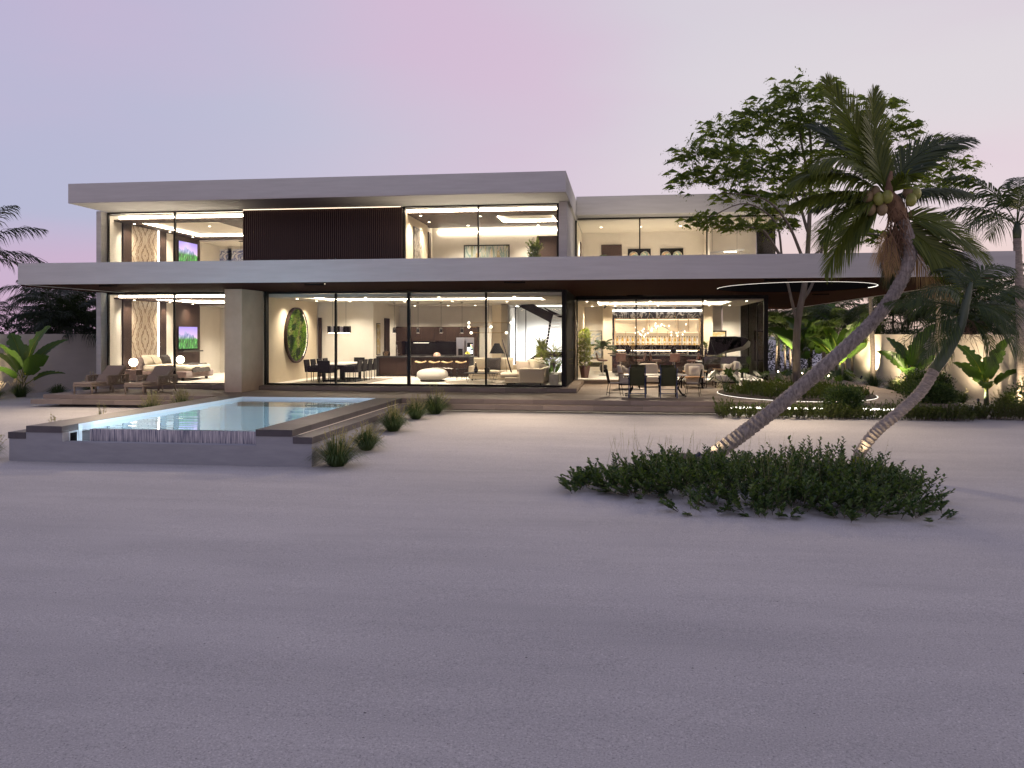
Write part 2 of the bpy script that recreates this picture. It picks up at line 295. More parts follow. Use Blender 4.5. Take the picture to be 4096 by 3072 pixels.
# ------------------------------------------------------------------ mesh helpers
class MB:
    """collects faces; every face belongs to one mesh object"""
    def __init__(s): s.v = []; s.f = []; s.mi = []; s.T = None
    def add(s, vs, fs, mi=0):
        o = len(s.v)
        if s.T is not None: vs = [s.T @ V(p) for p in vs]
        s.v.extend(tuple(p) for p in vs); s.f.extend(tuple(i + o for i in f) for f in fs); s.mi.extend([mi] * len(fs)); return s
    def box(s, x0, x1, y0, y1, z0, z1, mi=0):
        return s.add([(x, y, z) for z in (z0, z1) for y in (y0, y1) for x in (x0, x1)],
                     [(0, 2, 3, 1), (4, 5, 7, 6), (0, 1, 5, 4), (2, 6, 7, 3), (0, 4, 6, 2), (1, 3, 7, 5)], mi)
    def cbox(s, c, w, d, h, mi=0):                  # centred in x and y, z from c.z up
        return s.box(c[0] - w / 2, c[0] + w / 2, c[1] - d / 2, c[1] + d / 2, c[2], c[2] + h, mi)
    def prism(s, poly, a, b, mi=0, axis='z'):
        n = len(poly)
        q = {'z': lambda p, h: (p[0], p[1], h), 'y': lambda p, h: (p[0], h, p[1]), 'x': lambda p, h: (h, p[0], p[1])}[axis]
        return s.add([q(p, a) for p in poly] + [q(p, b) for p in poly],
                     [tuple(range(n))[::-1], tuple(range(n, 2 * n))] + [(i, (i + 1) % n, n + (i + 1) % n, n + i) for i in range(n)], mi)
    def tube(s, pts, r, n=8, mi=0, cap=True):
        pts = [V(p) for p in pts]; k = len(pts); rr = r if isinstance(r, (list, tuple)) else [r] * k
        t0 = (pts[1] - pts[0]).normalized(); up = V((0, 0, 1)) if abs(t0.z) < .9 else V((1, 0, 0)); a = t0.cross(up).normalized(); vs = []
        for i, p in enumerate(pts):
            t = (pts[min(i + 1, k - 1)] - pts[max(i - 1, 0)]).normalized(); a = (a - t * a.dot(t)).normalized(); b = t.cross(a)
            vs += [p + (a * math.cos(2 * PI * j / n) + b * math.sin(2 * PI * j / n)) * rr[i] for j in range(n)]
        fs = [(i * n + j, i * n + (j + 1) % n, (i + 1) * n + (j + 1) % n, (i + 1) * n + j) for i in range(k - 1) for j in range(n)]
        if cap: fs += [tuple(range(n))[::-1], tuple((k - 1) * n + j for j in range(n))]
        return s.add(vs, fs, mi)
    def lathe(s, prof, n=16, c=(0, 0, 0), mi=0):
        vs = [(c[0] + r * math.cos(2 * PI * j / n), c[1] + r * math.sin(2 * PI * j / n), c[2] + z) for r, z in prof for j in range(n)]
        k = len(prof)
        fs = [(i * n + j, i * n + (j + 1) % n, (i + 1) * n + (j + 1) % n, (i + 1) * n + j) for i in range(k - 1) for j in range(n)]
        fs += [tuple(range(n))[::-1], tuple((k - 1) * n + j for j in range(n))]
        return s.add(vs, fs, mi)
    def ball(s, c, r, n=12, k=8, mi=0, sz=1):
        return s.lathe([(max(.002, r * math.sin(PI * i / k)), -r * sz * math.cos(PI * i / k)) for i in range(k + 1)], n, c, mi)
    def cush(s, c, w, d, h, e=.4, n=20, k=10, mi=0, wob=0):
        """soft block: super-ellipsoid centred at c"""
        sg = lambda x, p: math.copysign(abs(x) ** p, x); vs = []
        for i in range(k + 1):
            ph = -PI / 2 + PI * i / k
            for j in range(n):
                th = 2 * PI * j / n + PI / n
                p = V((w / 2 * sg(math.cos(ph), e * 1.1) * sg(math.cos(th), e), d / 2 * sg(math.cos(ph), e * 1.1) * sg(math.sin(th), e), h / 2 * sg(math.sin(ph), e * 1.3)))
                if wob: p += p.normalized() * wob * noise.noise((p + V(c)) * 3.1)
                vs.append(V(c) + p)
        fs = [(i * n + j, i * n + (j + 1) % n, (i + 1) * n + (j + 1) % n, (i + 1) * n + j) for i in range(k) for j in range(n)]
        return s.add(vs, fs, mi)
    def pillow(s, w, h, t, n=9, mi=0, seed=0):
        """scatter cushion standing in the local xz plane, thickness along y"""
        for sd_ in (1, -1):
            vs = []
            for i in range(n + 1):
                for j in range(n + 1):
                    a, b = i / n * 2 - 1, j / n * 2 - 1
                    th = ((1 - abs(a) ** 2.6) * (1 - abs(b) ** 2.6)) ** .55
                    k = 1 - .07 * (1 - abs(a)) * abs(b) ** 3 - .07 * (1 - abs(b)) * abs(a) ** 3
                    w_ = noise.noise(V((a * 2 + seed, b * 2, sd_))) * .12 * th
                    vs.append((a * w / 2 * k, sd_ * t / 2 * (th + w_), b * h / 2 * k))
            fs = [(i * (n + 1) + j, (i + 1) * (n + 1) + j, (i + 1) * (n + 1) + j + 1, i * (n + 1) + j + 1) for i in range(n) for j in range(n)]
            if sd_ < 0: fs = [f[::-1] for f in fs]
            s.add(vs, fs, mi)
        return s
    def grid(s, fn, nu, nv, mi=0):
        vs = [fn(i / nu, j / nv) for i in range(nu + 1) for j in range(nv + 1)]
        return s.add(vs, [(i * (nv + 1) + j, (i + 1) * (nv + 1) + j, (i + 1) * (nv + 1) + j + 1, i * (nv + 1) + j + 1) for i in range(nu) for j in range(nv)], mi)
def mesh(name, mb, mats, smooth=False):
    us = sorted({i for f in mb.f for i in f})
    if len(us) < len(mb.v):                           # drop unused points
        k = {a: b for b, a in enumerate(us)}; mb.v = [mb.v[i] for i in us]; mb.f = [tuple(k[i] for i in f) for f in mb.f]
    me = bpy.data.meshes.new(name); me.from_pydata(mb.v, [], mb.f)
    for m in ([mats] if isinstance(mats, str) else mats): me.materials.append(MATS[m])
    if not isinstance(mats, str): me.polygons.foreach_set('material_index', mb.mi)
    if smooth:
        me.polygons.foreach_set('use_smooth', [True] * len(me.polygons))
        if smooth is not True: me.set_sharp_from_angle(angle=math.radians(smooth))
    me.update(); return me
def obj(name, mb, mats, parent=None, loc=(0, 0, 0), rot=(0, 0, 0), smooth=False, bevel=0, world=False, seg=2):
    me = mb if isinstance(mb, bpy.types.Mesh) else mesh(name, mb, mats, smooth)
    o = bpy.data.objects.new(name, me); COL.objects.link(o)
    if parent: o.parent = parent
    o.location = (V(loc) - V(parent.location)) if (world and parent) else loc
    o.rotation_euler = rot
    if bevel:
        b = o.modifiers.new('bevel', 'BEVEL'); b.width = bevel; b.segments = seg; b.limit_method = 'ANGLE'
    return o
def tag(o, label, cat, group=None):
    o['label'] = label; o['category'] = cat
    if group: o['group'] = group
    return o
def thing(name, label, cat, loc=(0, 0, 0), rz=0, group=None):
    o = bpy.data.objects.new(name, None); COL.objects.link(o); o.location = loc; o.rotation_euler = (0, 0, rz); o.empty_display_size = .2
    return tag(o, label, cat, group)
def single(name, mb, mats, label, cat, loc=(0, 0, 0), rz=0, group=None, **k):
    return tag(obj(name, mb, mats, None, loc, (0, 0, rz), **k), label, cat, group)
def stuff(o): o['kind'] = 'stuff'; return o
def struct(o): o['kind'] = 'structure'; return o
def dup(root, loc, rz=0, label=None, group=None, scale=None):
    r = root.copy(); COL.objects.link(r); r.location = loc; r.rotation_euler = (0, 0, rz)
    if label: r['label'] = label
    if group: r['group'] = group
    if scale: r.scale = (scale,) * 3 if isinstance(scale, (int, float)) else scale
    for ch in list(root.children):
        c = ch.copy(); COL.objects.link(c); c.parent = r
        for g in list(ch.children):
            d = g.copy(); COL.objects.link(d); d.parent = c
    return r
def lamp(kind, loc, energy, color=(1, .84, .65), aim=None, size=.1, name='lamp_light', blend=.5, angle=60, parent=None):
    d = bpy.data.lights.new(name, kind); d.energy = energy; d.color = color
    if kind == 'SPOT': d.spot_size = math.radians(angle); d.spot_blend = blend; d.shadow_soft_size = size
    elif kind == 'POINT': d.shadow_soft_size = size
    o = bpy.data.objects.new(name, d); COL.objects.link(o); o.location = loc
    if aim is not None: o.rotation_euler = (V(aim) - V(loc)).to_track_quat('-Z', 'Y').to_euler()
    return o

# ------------------------------------------------------------------ ground
DK = -.17                                            # deck level; interior floor is z = 0
def gz(x, y):
    t = min(1, max(0, (26.3 - y) / 8.5)); z = -.58 - .42 * (t * t * (3 - 2 * t))
    if y < 15: z -= .012 * (15 - y)
    return z
def sand_mat():
    m, t, b = _mat('sand'); L = t.links.new; N = t.nodes.new
    tcn = N('ShaderNodeTexCoord'); src = tcn.outputs['Object']
    def nse(sc, st=(1, 1, 1), d=4, r=.6):
        mpn = N('ShaderNodeMapping'); mpn.inputs['Scale'].default_value = st; L(src, mpn.inputs[0])
        n = N('ShaderNodeTexNoise'); n.inputs['Scale'].default_value = sc; n.inputs['Detail'].default_value = d; n.inputs['Roughness'].default_value = r; L(mpn.outputs[0], n.inputs['Vector']); return n
    big = nse(.5, (.5, 1.3, 1), 5); rp = ramp(t, [(.3, (.455, .44, .43)), (.7, (.54, .52, .505))], 'LINEAR'); L(big.outputs[0], rp.inputs[0])
    band = nse(.9, (.12, 1.5, 1), 3); rb = ramp(t, [(.35, (.96, .96, .965)), (.65, (1.03, 1.03, 1.03))], 'LINEAR'); L(band.outputs[0], rb.inputs[0])
    mb_ = N('ShaderNodeMixRGB'); mb_.blend_type = 'MULTIPLY'; mb_.inputs[0].default_value = 1; L(rp.outputs[0], mb_.inputs[1]); L(rb.outputs[0], mb_.inputs[2]); rp = mb_
    fine = nse(55, d=3, r=.8); rf = ramp(t, [(.30, (.45, .45, .46)), (.44, (.92, .92, .92)), (.58, (1.05, 1.05, 1.05)), (.70, (1.5, 1.48, 1.47))], 'LINEAR'); L(fine.outputs[0], rf.inputs[0])
    ml = N('ShaderNodeMixRGB'); ml.blend_type = 'MULTIPLY'; ml.inputs[0].default_value = 1; L(rp.outputs[0], ml.inputs[1]); L(rf.outputs[0], ml.inputs[2])
    vo = N('ShaderNodeTexVoronoi'); vo.inputs['Scale'].default_value = 26; L(src, vo.inputs['Vector'])
    rv = ramp(t, [(.0, (.35, .35, .36)), (.10, (1, 1, 1))], 'LINEAR'); L(vo.outputs['Distance'], rv.inputs[0])
    gate = nse(7, d=2); rg = ramp(t, [(.52, (0, 0, 0)), (.60, (1, 1, 1))], 'LINEAR'); L(gate.outputs[0], rg.inputs[0])
    m2 = N('ShaderNodeMixRGB'); m2.blend_type = 'MULTIPLY'; L(rg.outputs[0], m2.inputs[0]); L(ml.outputs[0], m2.inputs[1]); L(rv.outputs[0], m2.inputs[2])
    L(m2.outputs[0], b.inputs['Base Color']); b.inputs['Roughness'].default_value = .93; b.inputs['Specular IOR Level'].default_value = .25
    grain = nse(60, d=6, r=.75); wav = nse(1.1, (.35, 2.4, 1), 3)
    b1 = N('ShaderNodeBump'); b1.inputs['Strength'].default_value = .8; b1.inputs['Distance'].default_value = .02; L(grain.outputs[0], b1.inputs['Height'])
    b2 = N('ShaderNodeBump'); b2.inputs['Strength'].default_value = .4; b2.inputs['Distance'].default_value = .05; L(wav.outputs[0], b2.inputs['Height']); L(b1.outputs[0], b2.inputs['Normal'])
    L(b2.outputs[0], b.inputs['Normal'])
sand_mat()
PX0, PX1, PY0, PY1 = -14.3, -7.0, 17.95, 27.6          # hole for the pool
xs = sorted(set([-400, -200, -120, -80, -55, -40, -32, -28] + [i * 1.0 for i in range(-25, 21)] + [PX0, PX1] + [24, 28, 34, 45, 60, 90, 150, 260, 400]))
ys = sorted(set([-6, -3] + [i * .5 for i in range(0, 60)] + [PY0, PY1] + [i * 1.0 for i in range(30, 50)] + [54, 60, 70, 90, 130, 200, 400, 800]))
g = MB(); ids = {}
for j, y in enumerate(ys):
    for i, x in enumerate(xs):
        w = .035 * noise.noise(V((x * .35, y * .8, 3))) + .02 * noise.noise(V((x * .9, y * 2.2, 9)))
        if y > 26: w *= .4
        g.v.append((x, y, gz(x, y) + w))
nx = len(xs)
for j in range(len(ys) - 1):
    for i in range(nx - 1):
        if PX0 <= xs[i] < PX1 and PY0 <= ys[j] < PY1: continue
        g.f.append((j * nx + i, j * nx + i + 1, (j + 1) * nx + i + 1, (j + 1) * nx + i)); g.mi.append(0)
struct(obj('sand_ground', g, 'sand', smooth=True))

# ------------------------------------------------------------------ villa
villa = thing('villa', 'long two storey modern villa with grey fascias, glass walls and lit rooms', 'house', (-7.5, 33, 0))
def vp(name, mb, mat, parent=None, **k):
    o = obj(name, mb, mat, None, **k); o.parent = parent or villa
    o.location = V(k.get('loc', (0, 0, 0))) - (V(villa.location) if parent is None else V((0, 0, 0))); return o
def vbox(name, mat, x0, x1, y0, y1, z0, z1, **k): return vp(name, MB().box(x0, x1, y0, y1, z0, z1), mat, **k)
XL, XR = -20.75, 6.1
GY, BY = 31.05, 36.4                                  # glass planes: main front, bar front
SZ0, SZ1 = 3.66, 4.36                                 # first floor slab
UF, RZ0, RZ1 = 4.03, 6.92, 7.66
# slab with fascia and an elliptical opening (ring of quads round the ellipse)
OC, ORX, ORY = (6.12, 30.8), 2.68, 3.5
def slab_with_hole(x0, x1, y0, y1, z0, z1, n=48):
    m = MB(); out = []
    for i in range(n):
        a = 2 * PI * i / n; dx, dy = math.cos(a), math.sin(a)
        t = min(((x1 - OC[0]) / dx if dx > 1e-6 else 1e9), ((x0 - OC[0]) / dx if dx < -1e-6 else 1e9), ((y1 - OC[1]) / dy if dy > 1e-6 else 1e9), ((y0 - OC[1]) / dy if dy < -1e-6 else 1e9))
        out.append((OC[0] + dx * t, OC[1] + dy * t))
    inn = [(OC[0] + ORX * math.cos(2 * PI * i / n), OC[1] + ORY * math.sin(2 * PI * i / n)) for i in range(n)]
    for z, fl in ((z0, 1), (z1, 0)):
        vs = [(*p, z) for p in inn] + [(*p, z) for p in out]
        fs = [(i, (i + 1) % n, n + (i + 1) % n, n + i) for i in range(n)]
        cs = [(x, y, z) for x in (x0, x1) for y in (y0, y1)]
        m.add(vs, fs if fl else [f[::-1] for f in fs])
        for c in cs:                                  # corner triangles
            k = min(range(n), key=lambda i: (out[i][0] - c[0]) ** 2 + (out[i][1] - c[1]) ** 2)
            for k2 in ((k + 1) % n, (k - 1) % n):
                if not (abs(out[k][0] - out[k2][0]) < 1e-6 or abs(out[k][1] - out[k2][1]) < 1e-6):
                    m.add([(*out[k], z), (*out[k2], z), c], [(0, 1, 2)])
    return m, inn
HX0, HX1, HY0, HY1 = 2.6, 10.9, 26.4, 35.4
soff, inn = slab_with_hole(HX0, HX1, HY0, HY1, SZ0, SZ1 - .33)
vp('slab', soff, 'soffit_wood')
vbox('slab', 'soffit_wood', -20.0, 10.98, 25.32, HY0, SZ0 + .001, SZ1 - .331)
vbox('slab', 'soffit_wood', HX1, 10.98, HY0, 58, SZ0 + .002, SZ1 - .332)
vbox('slab', 'soffit_wood', -20.95, HX0, HY0, 46.5, SZ0 + .003, SZ1 - .333)
vbox('slab', 'soffit_wood', HX0, HX1, HY1, 58, SZ0 + .004, SZ1 - .334)
vbox('slab_fascia', 'stucco', -20.1, 11.08, 25.2, 25.322, SZ0 - .01, SZ1)
vbox('slab_fascia', 'stucco', 10.97, 11.082, 25.323, 58, SZ0 - .008, SZ1 - .002)
vbox('slab_fascia', 'stucco', -20.1, -19.98, 25.323, 31.0, SZ0 - .008, SZ1 - .002)
sh = MB(); n = len(inn)
sh.add([(*p, SZ0 + .02) for p in inn] + [(*p, SZ1 + .1) for p in inn], [(i, n + i, n + (i + 1) % n, (i + 1) % n) for i in range(n)])
vp('opening_lining', sh, 'black_matte')
rg = MB()
rg.add([(OC[0] + (p[0] - OC[0]) * k, OC[1] + (p[1] - OC[1]) * k, z) for k, z in ((1.0, SZ0 - .006), (1.004, SZ0 - .006), (1.004, SZ0 + .012), (1.0, SZ0 + .012)) for p in inn],
       [(a * n + i, a * n + (i + 1) % n, ((a + 1) % 4) * n + (i + 1) % n, ((a + 1) % 4) * n + i) for a in range(4) for i in range(n) if not 1 <= i < n // 2 - 1])
vp('led_strip', rg, 'led_rim')
for (u, v_) in ((1262, 1136), (3100, 1119), (3280, 1176), (2060, 1128), (2540, 1181), (440, 1142)):
    p = at(u, v_, z=SZ0 - .012); vbox('soffit_slot', 'led_dim' if u == 1262 else 'black_matte', p.x - .32, p.x + .32, p.y - .05, p.y + .05, SZ0 - .02, SZ0 - .003)
    vbox('lamp_hiding_baffle', 'black_matte', p.x - .34, p.x + .34, p.y - .10, p.y - .09, SZ0 - .055, SZ0 - .003)  # lip added to keep the spill lamps out of the camera's view
    for dx in (-.2, .2): lamp('SPOT', (p.x + dx, p.y, SZ0 - .03), 130 if u == 1262 else 480, (1, .78, .56), (p.x + dx * 3, p.y - 3.4, 0), .008, 'soffit_spill_lamp', 1, 150)  # spots added to spill warm light on the sand; most slots stay unlit
# main roof
vbox('roof', 'stucco', -20.75, -1.96, 28.62, 47, RZ0, RZ1, bevel=.012)
# pavilion roof over the right wing
vbox('roof', 'stucco', -1.955, 6.75, 34.95, 47.1, 7.02, 7.80, bevel=.012)
# fins and side walls
vbox('wall', 'stucco', XL - .2, XL, 30.6, 47, -.3, SZ0 - .003)
vbox('wall', 'stucco', XL - .2, XL, 30.6, 47, UF, RZ0 - .003)
vbox('wall', 'stucco', -2.36, -2.06, 30.6, 36.35, SZ1 - .34, RZ0 - .003)
vbox('column', 'warm_lit_stucco', -14.63, -13.96, 28.87, 30.7, DK + .002, SZ0 - .004, bevel=.01)
# floors
vbox('floor', 'floor_stone', XL, -2.1, GY - .04, 46.5, -.16, 0)
vbox('floor', 'floor_stone', -2.099, XR, BY - .04, 45.2, -.161, -.001)
vbox('floor', 'floor_stone', XL, -2.4, GY, 46.5, SZ1 - .332, UF + .01)
vbox('floor', 'floor_stone', -2.06, 6.4, 35.6, 46, SZ1 - .33, UF + .011)

def tray(x0, x1, y0, y1, z, hx0, hx1, hy0, hy1, mat, tmat='ceiling_white', led='led', d=.14, w=.07, th=.06):
    """ceiling with a recessed tray lit by strips along its four edges"""
    m = MB(); zt = z + th
    m.box(x0, x1, y0, hy0, z, zt); m.box(x0, x1, hy1, y1, z, zt); m.box(x0, hx0, hy0, hy1, z, zt); m.box(hx1, x1, hy0, hy1, z, zt)
    c = vp('ceiling', m, mat)
    vp('ceiling_tray', MB().box(hx0 - .3, hx1 + .3, hy0 - .3, hy1 + .3, z + d + .02, z + d + .05), tmat)
    for b in ((hx0, hx1, hy1 - .02, hy1 + w - .02), (hx0, hx1, hy0 - w - .01, hy0 - .01), (hx0 - w + .02, hx0 + .02, hy0, hy1), (hx1 - .02, hx1 + w - .02, hy0, hy1)):
        vp('led_strip', MB().box(*b, zt + .005, zt + .035), led)
# ---- glazing
def pane(x0, x1, y, z0, z1, mat='glass'): vp('window_pane', MB().box(x0, x1, y, y + .012, z0, z1), mat)
def paneX(x, y0, y1, z0, z1): vp('window_pane', MB().box(x, x + .012, y0, y1, z0, z1), 'side_glass')
def mull(x, y, z0, z1, w=.065, d=.12): vp('mullion', MB().box(x - w / 2, x + w / 2, y - d / 2, y + d / 2, z0, z1), 'black_metal')
def rail(x0, x1, y, z0, z1, d=.12, name='window_frame'): vp(name, MB().box(x0, x1, y - d / 2, y + d / 2, z0, z1), 'black_metal')
bays = [-14.05, -11.12, -8.19, -5.17, -2.2]
for a, b in zip(bays, bays[1:]): pane(a + .04, b - .04, GY, .06, 3.58)
for i, b in enumerate(bays): mull(b if i else b + .08, GY, 0.001, SZ0 - .006, (.13, .065, .115, .065, .16)[i], .14)
mull(-13.9, GY - .25, 0.001, SZ0 - .006, .08, .1)
rail(-14.0, -2.25, GY, -.012, .055, .17); rail(-14.0, -2.25, GY, 3.575, SZ0 - .005, .17)
for k, (w0, w1) in enumerate(((31.14, 36.33),)):
    vbox('wall', 'black_matte', -2.26, -2.1, w0, w1, -.165, SZ0 - .005)
# ground floor bedroom glazing
pane(XL, -14.62, GY, .05, 3.6); rail(XL, -14.6, GY, -.012, .03, .1); rail(XL, -14.6, GY, 3.6, SZ0 - .005, .1)
mull(-17.85, GY, .001, 3.66 - .006, .06, .1); mull(XL + .03, GY, .001, 3.654, .06, .1)
# first floor glazing
pane(XL, -14.95, GY, UF, RZ0 - .06); rail(XL, -14.95, GY, RZ0 - .05, RZ0 - .004, .1); mull(-17.83, GY, UF, RZ0 - .005, .055, .1); mull(XL + .03, GY, UF, RZ0 - .005, .05, .1)
pane(-8.4, -2.4, GY, UF, RZ0 - .06); rail(-8.4, -2.36, GY, RZ0 - .05, RZ0 - .004, .1); mull(-5.47, GY, UF, RZ0 - .005, .055, .1); mull(-8.36, GY, UF, RZ0 - .005, .05, .1); mull(-2.42, GY, UF, RZ0 - .005, .08, .1)
# bar glazing
bb = [-2.0, .57, 3.42, 6.05]
for a, b in zip(bb, bb[1:]): pane(a + .03, b - .03, BY, .03, 3.5)
for i, b in enumerate(bb): mull(b, BY, .001, SZ0 - .006, (.06, .045, .045, .17)[i], .12 if i < 3 else .17)
rail(-2.06, 6.13, BY, 3.5, SZ0 - .006, .12)
for a, b in ((BY + .1, 38.9), (38.95, 41.7), (41.75, 44.4)): paneX(XR, a, b, .02, 3.5)
for y in (38.92, 41.72): mull(XR, y, .001, 3.62, .05, .05)
vbox('window_frame', 'black_metal', XR - .04, XR + .05, BY + .1, 45, 3.5, SZ0 - .007)
vbox('window_frame', 'white_ceramic', XR - .06, XR + .06, 44.42, 44.62, 0, 3.5)
# pavilion glazing
pb = [-2.02, .72, 3.55, 6.35]
for a, b in zip(pb, pb[1:]): pane(a + .03, b - .03, 36.0, UF, 6.96)
for b in pb: mull(b, 36.0, UF, 7.015, .055, .1)
rail(-2.05, 6.38, 36.0, 6.965, 7.015, .1); paneX(6.35, 36.1, 40.9, UF, 6.96)

# slatted timber screen on the first floor
slm = mesh('slat', MB().box(0, .048, 0, .07, UF, RZ0 - .045), 'slat_wood')
vbox('screen_backing', 'black_matte', -14.94, -8.42, 31.08, 31.2, UF, RZ0 - .006)
x = -14.93
while x < -8.46: vp('slat', slm, None, loc=(x, 30.99, 0)); x += .0825
vbox('led_strip', 'led_dim', -14.9, -8.5, 30.94, 30.965, RZ0 - .03, RZ0 - .01)

# ---- interior walls
W_ = lambda mat, *a, **k: vbox('wall', mat, *a, **k)
def bedroom(z0, zc):
    yy = [31.1, 31.95, 32.56, 34.68, 34.75, 35.24, 35.92, 38.25, 38.7]
    W_('plaster', XL - .001, XL + .03, 31.1, yy[1], z0, zc)
    vbox('wall_panel', 'walnut', XL, XL + .09, yy[1], yy[2], z0, zc)
    vbox('wall_panel', 'walnut', XL, XL + .09, yy[4], yy[5], z0, zc)
    vbox('wall_panel', 'walnut', XL, XL + .09, yy[6], yy[7], z0, zc)
    vbox('marble_panel', 'bookmatch_marble', XL, XL + .05, yy[2] + .05, yy[3] - .07, z0 + .02, zc - .05)
    W_('plaster', XL - .001, XL + .03, yy[5], yy[6], z0, zc); W_('plaster', XL - .001, XL + .03, yy[7], 40.4, z0, zc)
    vbox('led_strip', 'led_white', XL + .03, XL + .07, yy[3] - .06, yy[3] - .0, z0 + .9, zc - .1)
    vbox('led_strip', 'led_soft', XL + .03, XL + .05, yy[2] + .01, yy[2] + .04, z0 + .9, zc - .1)
    W_('plaster', XL, -14.3, 40.4, 40.6, z0, zc)
bedroom(0, SZ0 - .1); bedroom(UF, RZ0 - .1)
W_('plaster', -14.4, -14.11, 31.0, 40.39, 0, SZ0 - .005)                      # between bedroom and dining
W_('plaster_tan', -14.109, -14.08, 31.2, 36.75, 0, 3.52)
W_('plaster', -15.0, -14.9, 31.25, 40.39, UF, RZ0 - .005)
tray(XL, -14.4, 31.4, 40.4, 3.42, -20.2, -16.6, 32.2, 37.4, 'walnut_h'); tray(XL, -15.0, 31.4, 40.4, 6.62, -20.2, -16.6, 32.2, 37.4, 'walnut_h')
vbox('led_strip', 'led', XL + .3, -14.65, 31.34, 31.40, 3.48, 3.56); vbox('led_strip', 'led', XL + .3, -15.0, 31.34, 31.40, 6.70, 6.78)
vbox('ceiling', 'ceiling_white', XL, -14.42, 31.12, 31.33, 3.565, 3.6); vbox('ceiling', 'ceiling_white', XL, -15.0, 31.12, 31.33, 6.80, 6.84)
vbox('ceiling', 'ceiling_white', XL, -14.42, 38.2, 40.4, 3.34, 3.41); vbox('ceiling', 'ceiling_white', XL, -15.0, 38.2, 40.4, 6.54, 6.61)
# living, dining, kitchen
W_('plaster', -14.1, -11.45, 37.0, 37.2, 0, 3.5); W_('plaster', -11.65, -11.45, 37.2, 41.5, 0, 3.5)
W_('plaster', -11.45, -6.75, 41.5, 41.7, 0, 3.5); W_('plaster', -6.75, -6.55, 41.0, 41.7, 0, 3.5)
W_('plaster_tan', -6.3, -5.85, 39.6, 41.8, 0, 3.5); W_('plaster', -6.549, -6.301, 41.3, 41.5, 0, 3.5)
vbox('door', 'walnut', -14.06, -13.92, 36.86, 36.99, 0, 2.75)
vbox('door', 'walnut', -11.447, -11.40, 38.75, 39.55, 0, 2.75); vbox('door', 'walnut', -6.5, -6.32, 41.2, 41.29, 0, 2.6)
tray(-14.08, -2.3, 31.2, 39.4, 3.46, -13.0, -3.3, 32.3, 35.6, 'ceiling_white'); vbox('ceiling', 'ceiling_white', -14.08, -5.85, 39.4, 41.7, 3.40, 3.45)
vbox('ceiling', 'ceiling_white', -5.85, -2.3, 39.4, 46, 3.5, 3.55)
W_('plaster_cool', -5.8, -2.1, 45.6, 45.8, -.1, 3.6); W_('plaster_cool', -6.0, -5.8, 41.8, 45.6, -.1, 3.6)
W_('plaster', -2.3, -2.262, 36.5, 45.6, 0, 3.6)
mull(-5.55, 42.6, 0, 3.42, .05, .06); rail(-5.85, -2.3, 42.6, 3.36, 3.41, .06); mull(-5.0, 42.6, 0, 3.36, .04, .06)
pane(-5.53, -2.32, 42.6, .02, 3.36)
vbox('led_strip', 'led_white', -5.6, -2.5, 43.2, 43.3, 3.42, 3.46)
vbox('ceiling', 'ceiling_white', -13.95, -2.3, 31.14, 31.199, 3.45, 3.572); vbox('ceiling', 'ceiling_white', -2.0, 6.0, 36.47, 36.499, 3.44, 3.5)
# first floor middle room
W_('plaster_tan', -8.46, -8.35, 31.2, 34.8, UF, RZ0 - .1); vbox('wall_panel', 'walnut', -8.5, -8.3, 34.81, 35.2, UF, 6.4)
W_('plaster', -8.5, -2.3, 36.2, 36.4, UF, RZ0 - .1); vbox('wall_panel', 'walnut', -3.75, -2.5, 36.1, 36.19, UF, 6.3); W_('plaster', -2.45, -2.361, 31.2, 36.2, UF, RZ0 - .1)
W_('plaster', -8.56, -8.47, 35.2, 36.2, UF, 6.8)
tray(-8.46, -2.4, 31.4, 35.6, 6.66, -5.0, -2.7, 32.3, 34.6, 'walnut_h'); vbox('led_strip', 'led', -8.3, -2.5, 31.34, 31.40, 6.73, 6.81); vbox('ceiling', 'ceiling_white', -8.4, -2.4, 31.12, 31.33, 6.83, 6.87)
vbox('led_strip', 'led', -8.2, -2.5, 36.12, 36.17, 6.52, 6.57); vbox('ceiling', 'ceiling_white', -8.46, -2.4, 35.6, 36.2, 6.8, 6.85)
# pavilion room
W_('plaster', -2.06, 6.3, 40.6, 40.8, UF, 6.95); vbox('ceiling', 'ceiling_white', -2.06, 6.7, 36.1, 40.9, 6.93, 6.99); W_('plaster', -2.05, -2.0, 36.1, 40.6, UF, 6.93)
vbox('door', 'walnut', -1.05, -.05, 40.54, 40.599, UF, 6.35); W_('plaster', 3.85, 4.0, 39.2, 40.6, UF, 6.93); vbox('door', 'walnut', -1.99, -1.95, 38.6, 39.4, UF, 6.3)
# bar
W_('plaster', -2.09, XR - .9, 44.9, 45.1, 0, 3.45); W_('plaster_tan', -1.05, -.56, 44.2, 44.899, 0, 3.45); W_('plaster_tan', 4.14, 4.66, 44.2, 44.899, 0, 3.45)
W_('plaster', XR - .9, XR - .05, 44.45, 44.65, 0, 3.45); W_('plaster_tan', -2.099, -2.05, 36.5, 44.9, 0, 3.45)
vbox('marble_panel', 'black_marble', -.56, 4.14, 44.5, 44.6, 0, 3.42)
tray(-2.06, XR - .02, 36.5, 45, 3.45, -1.2, 4.9, 38.0, 42.5, 'ceiling_white')
vbox('led_strip', 'led_white', -.54, 4.12, 44.42, 44.48, 3.20, 3.26)

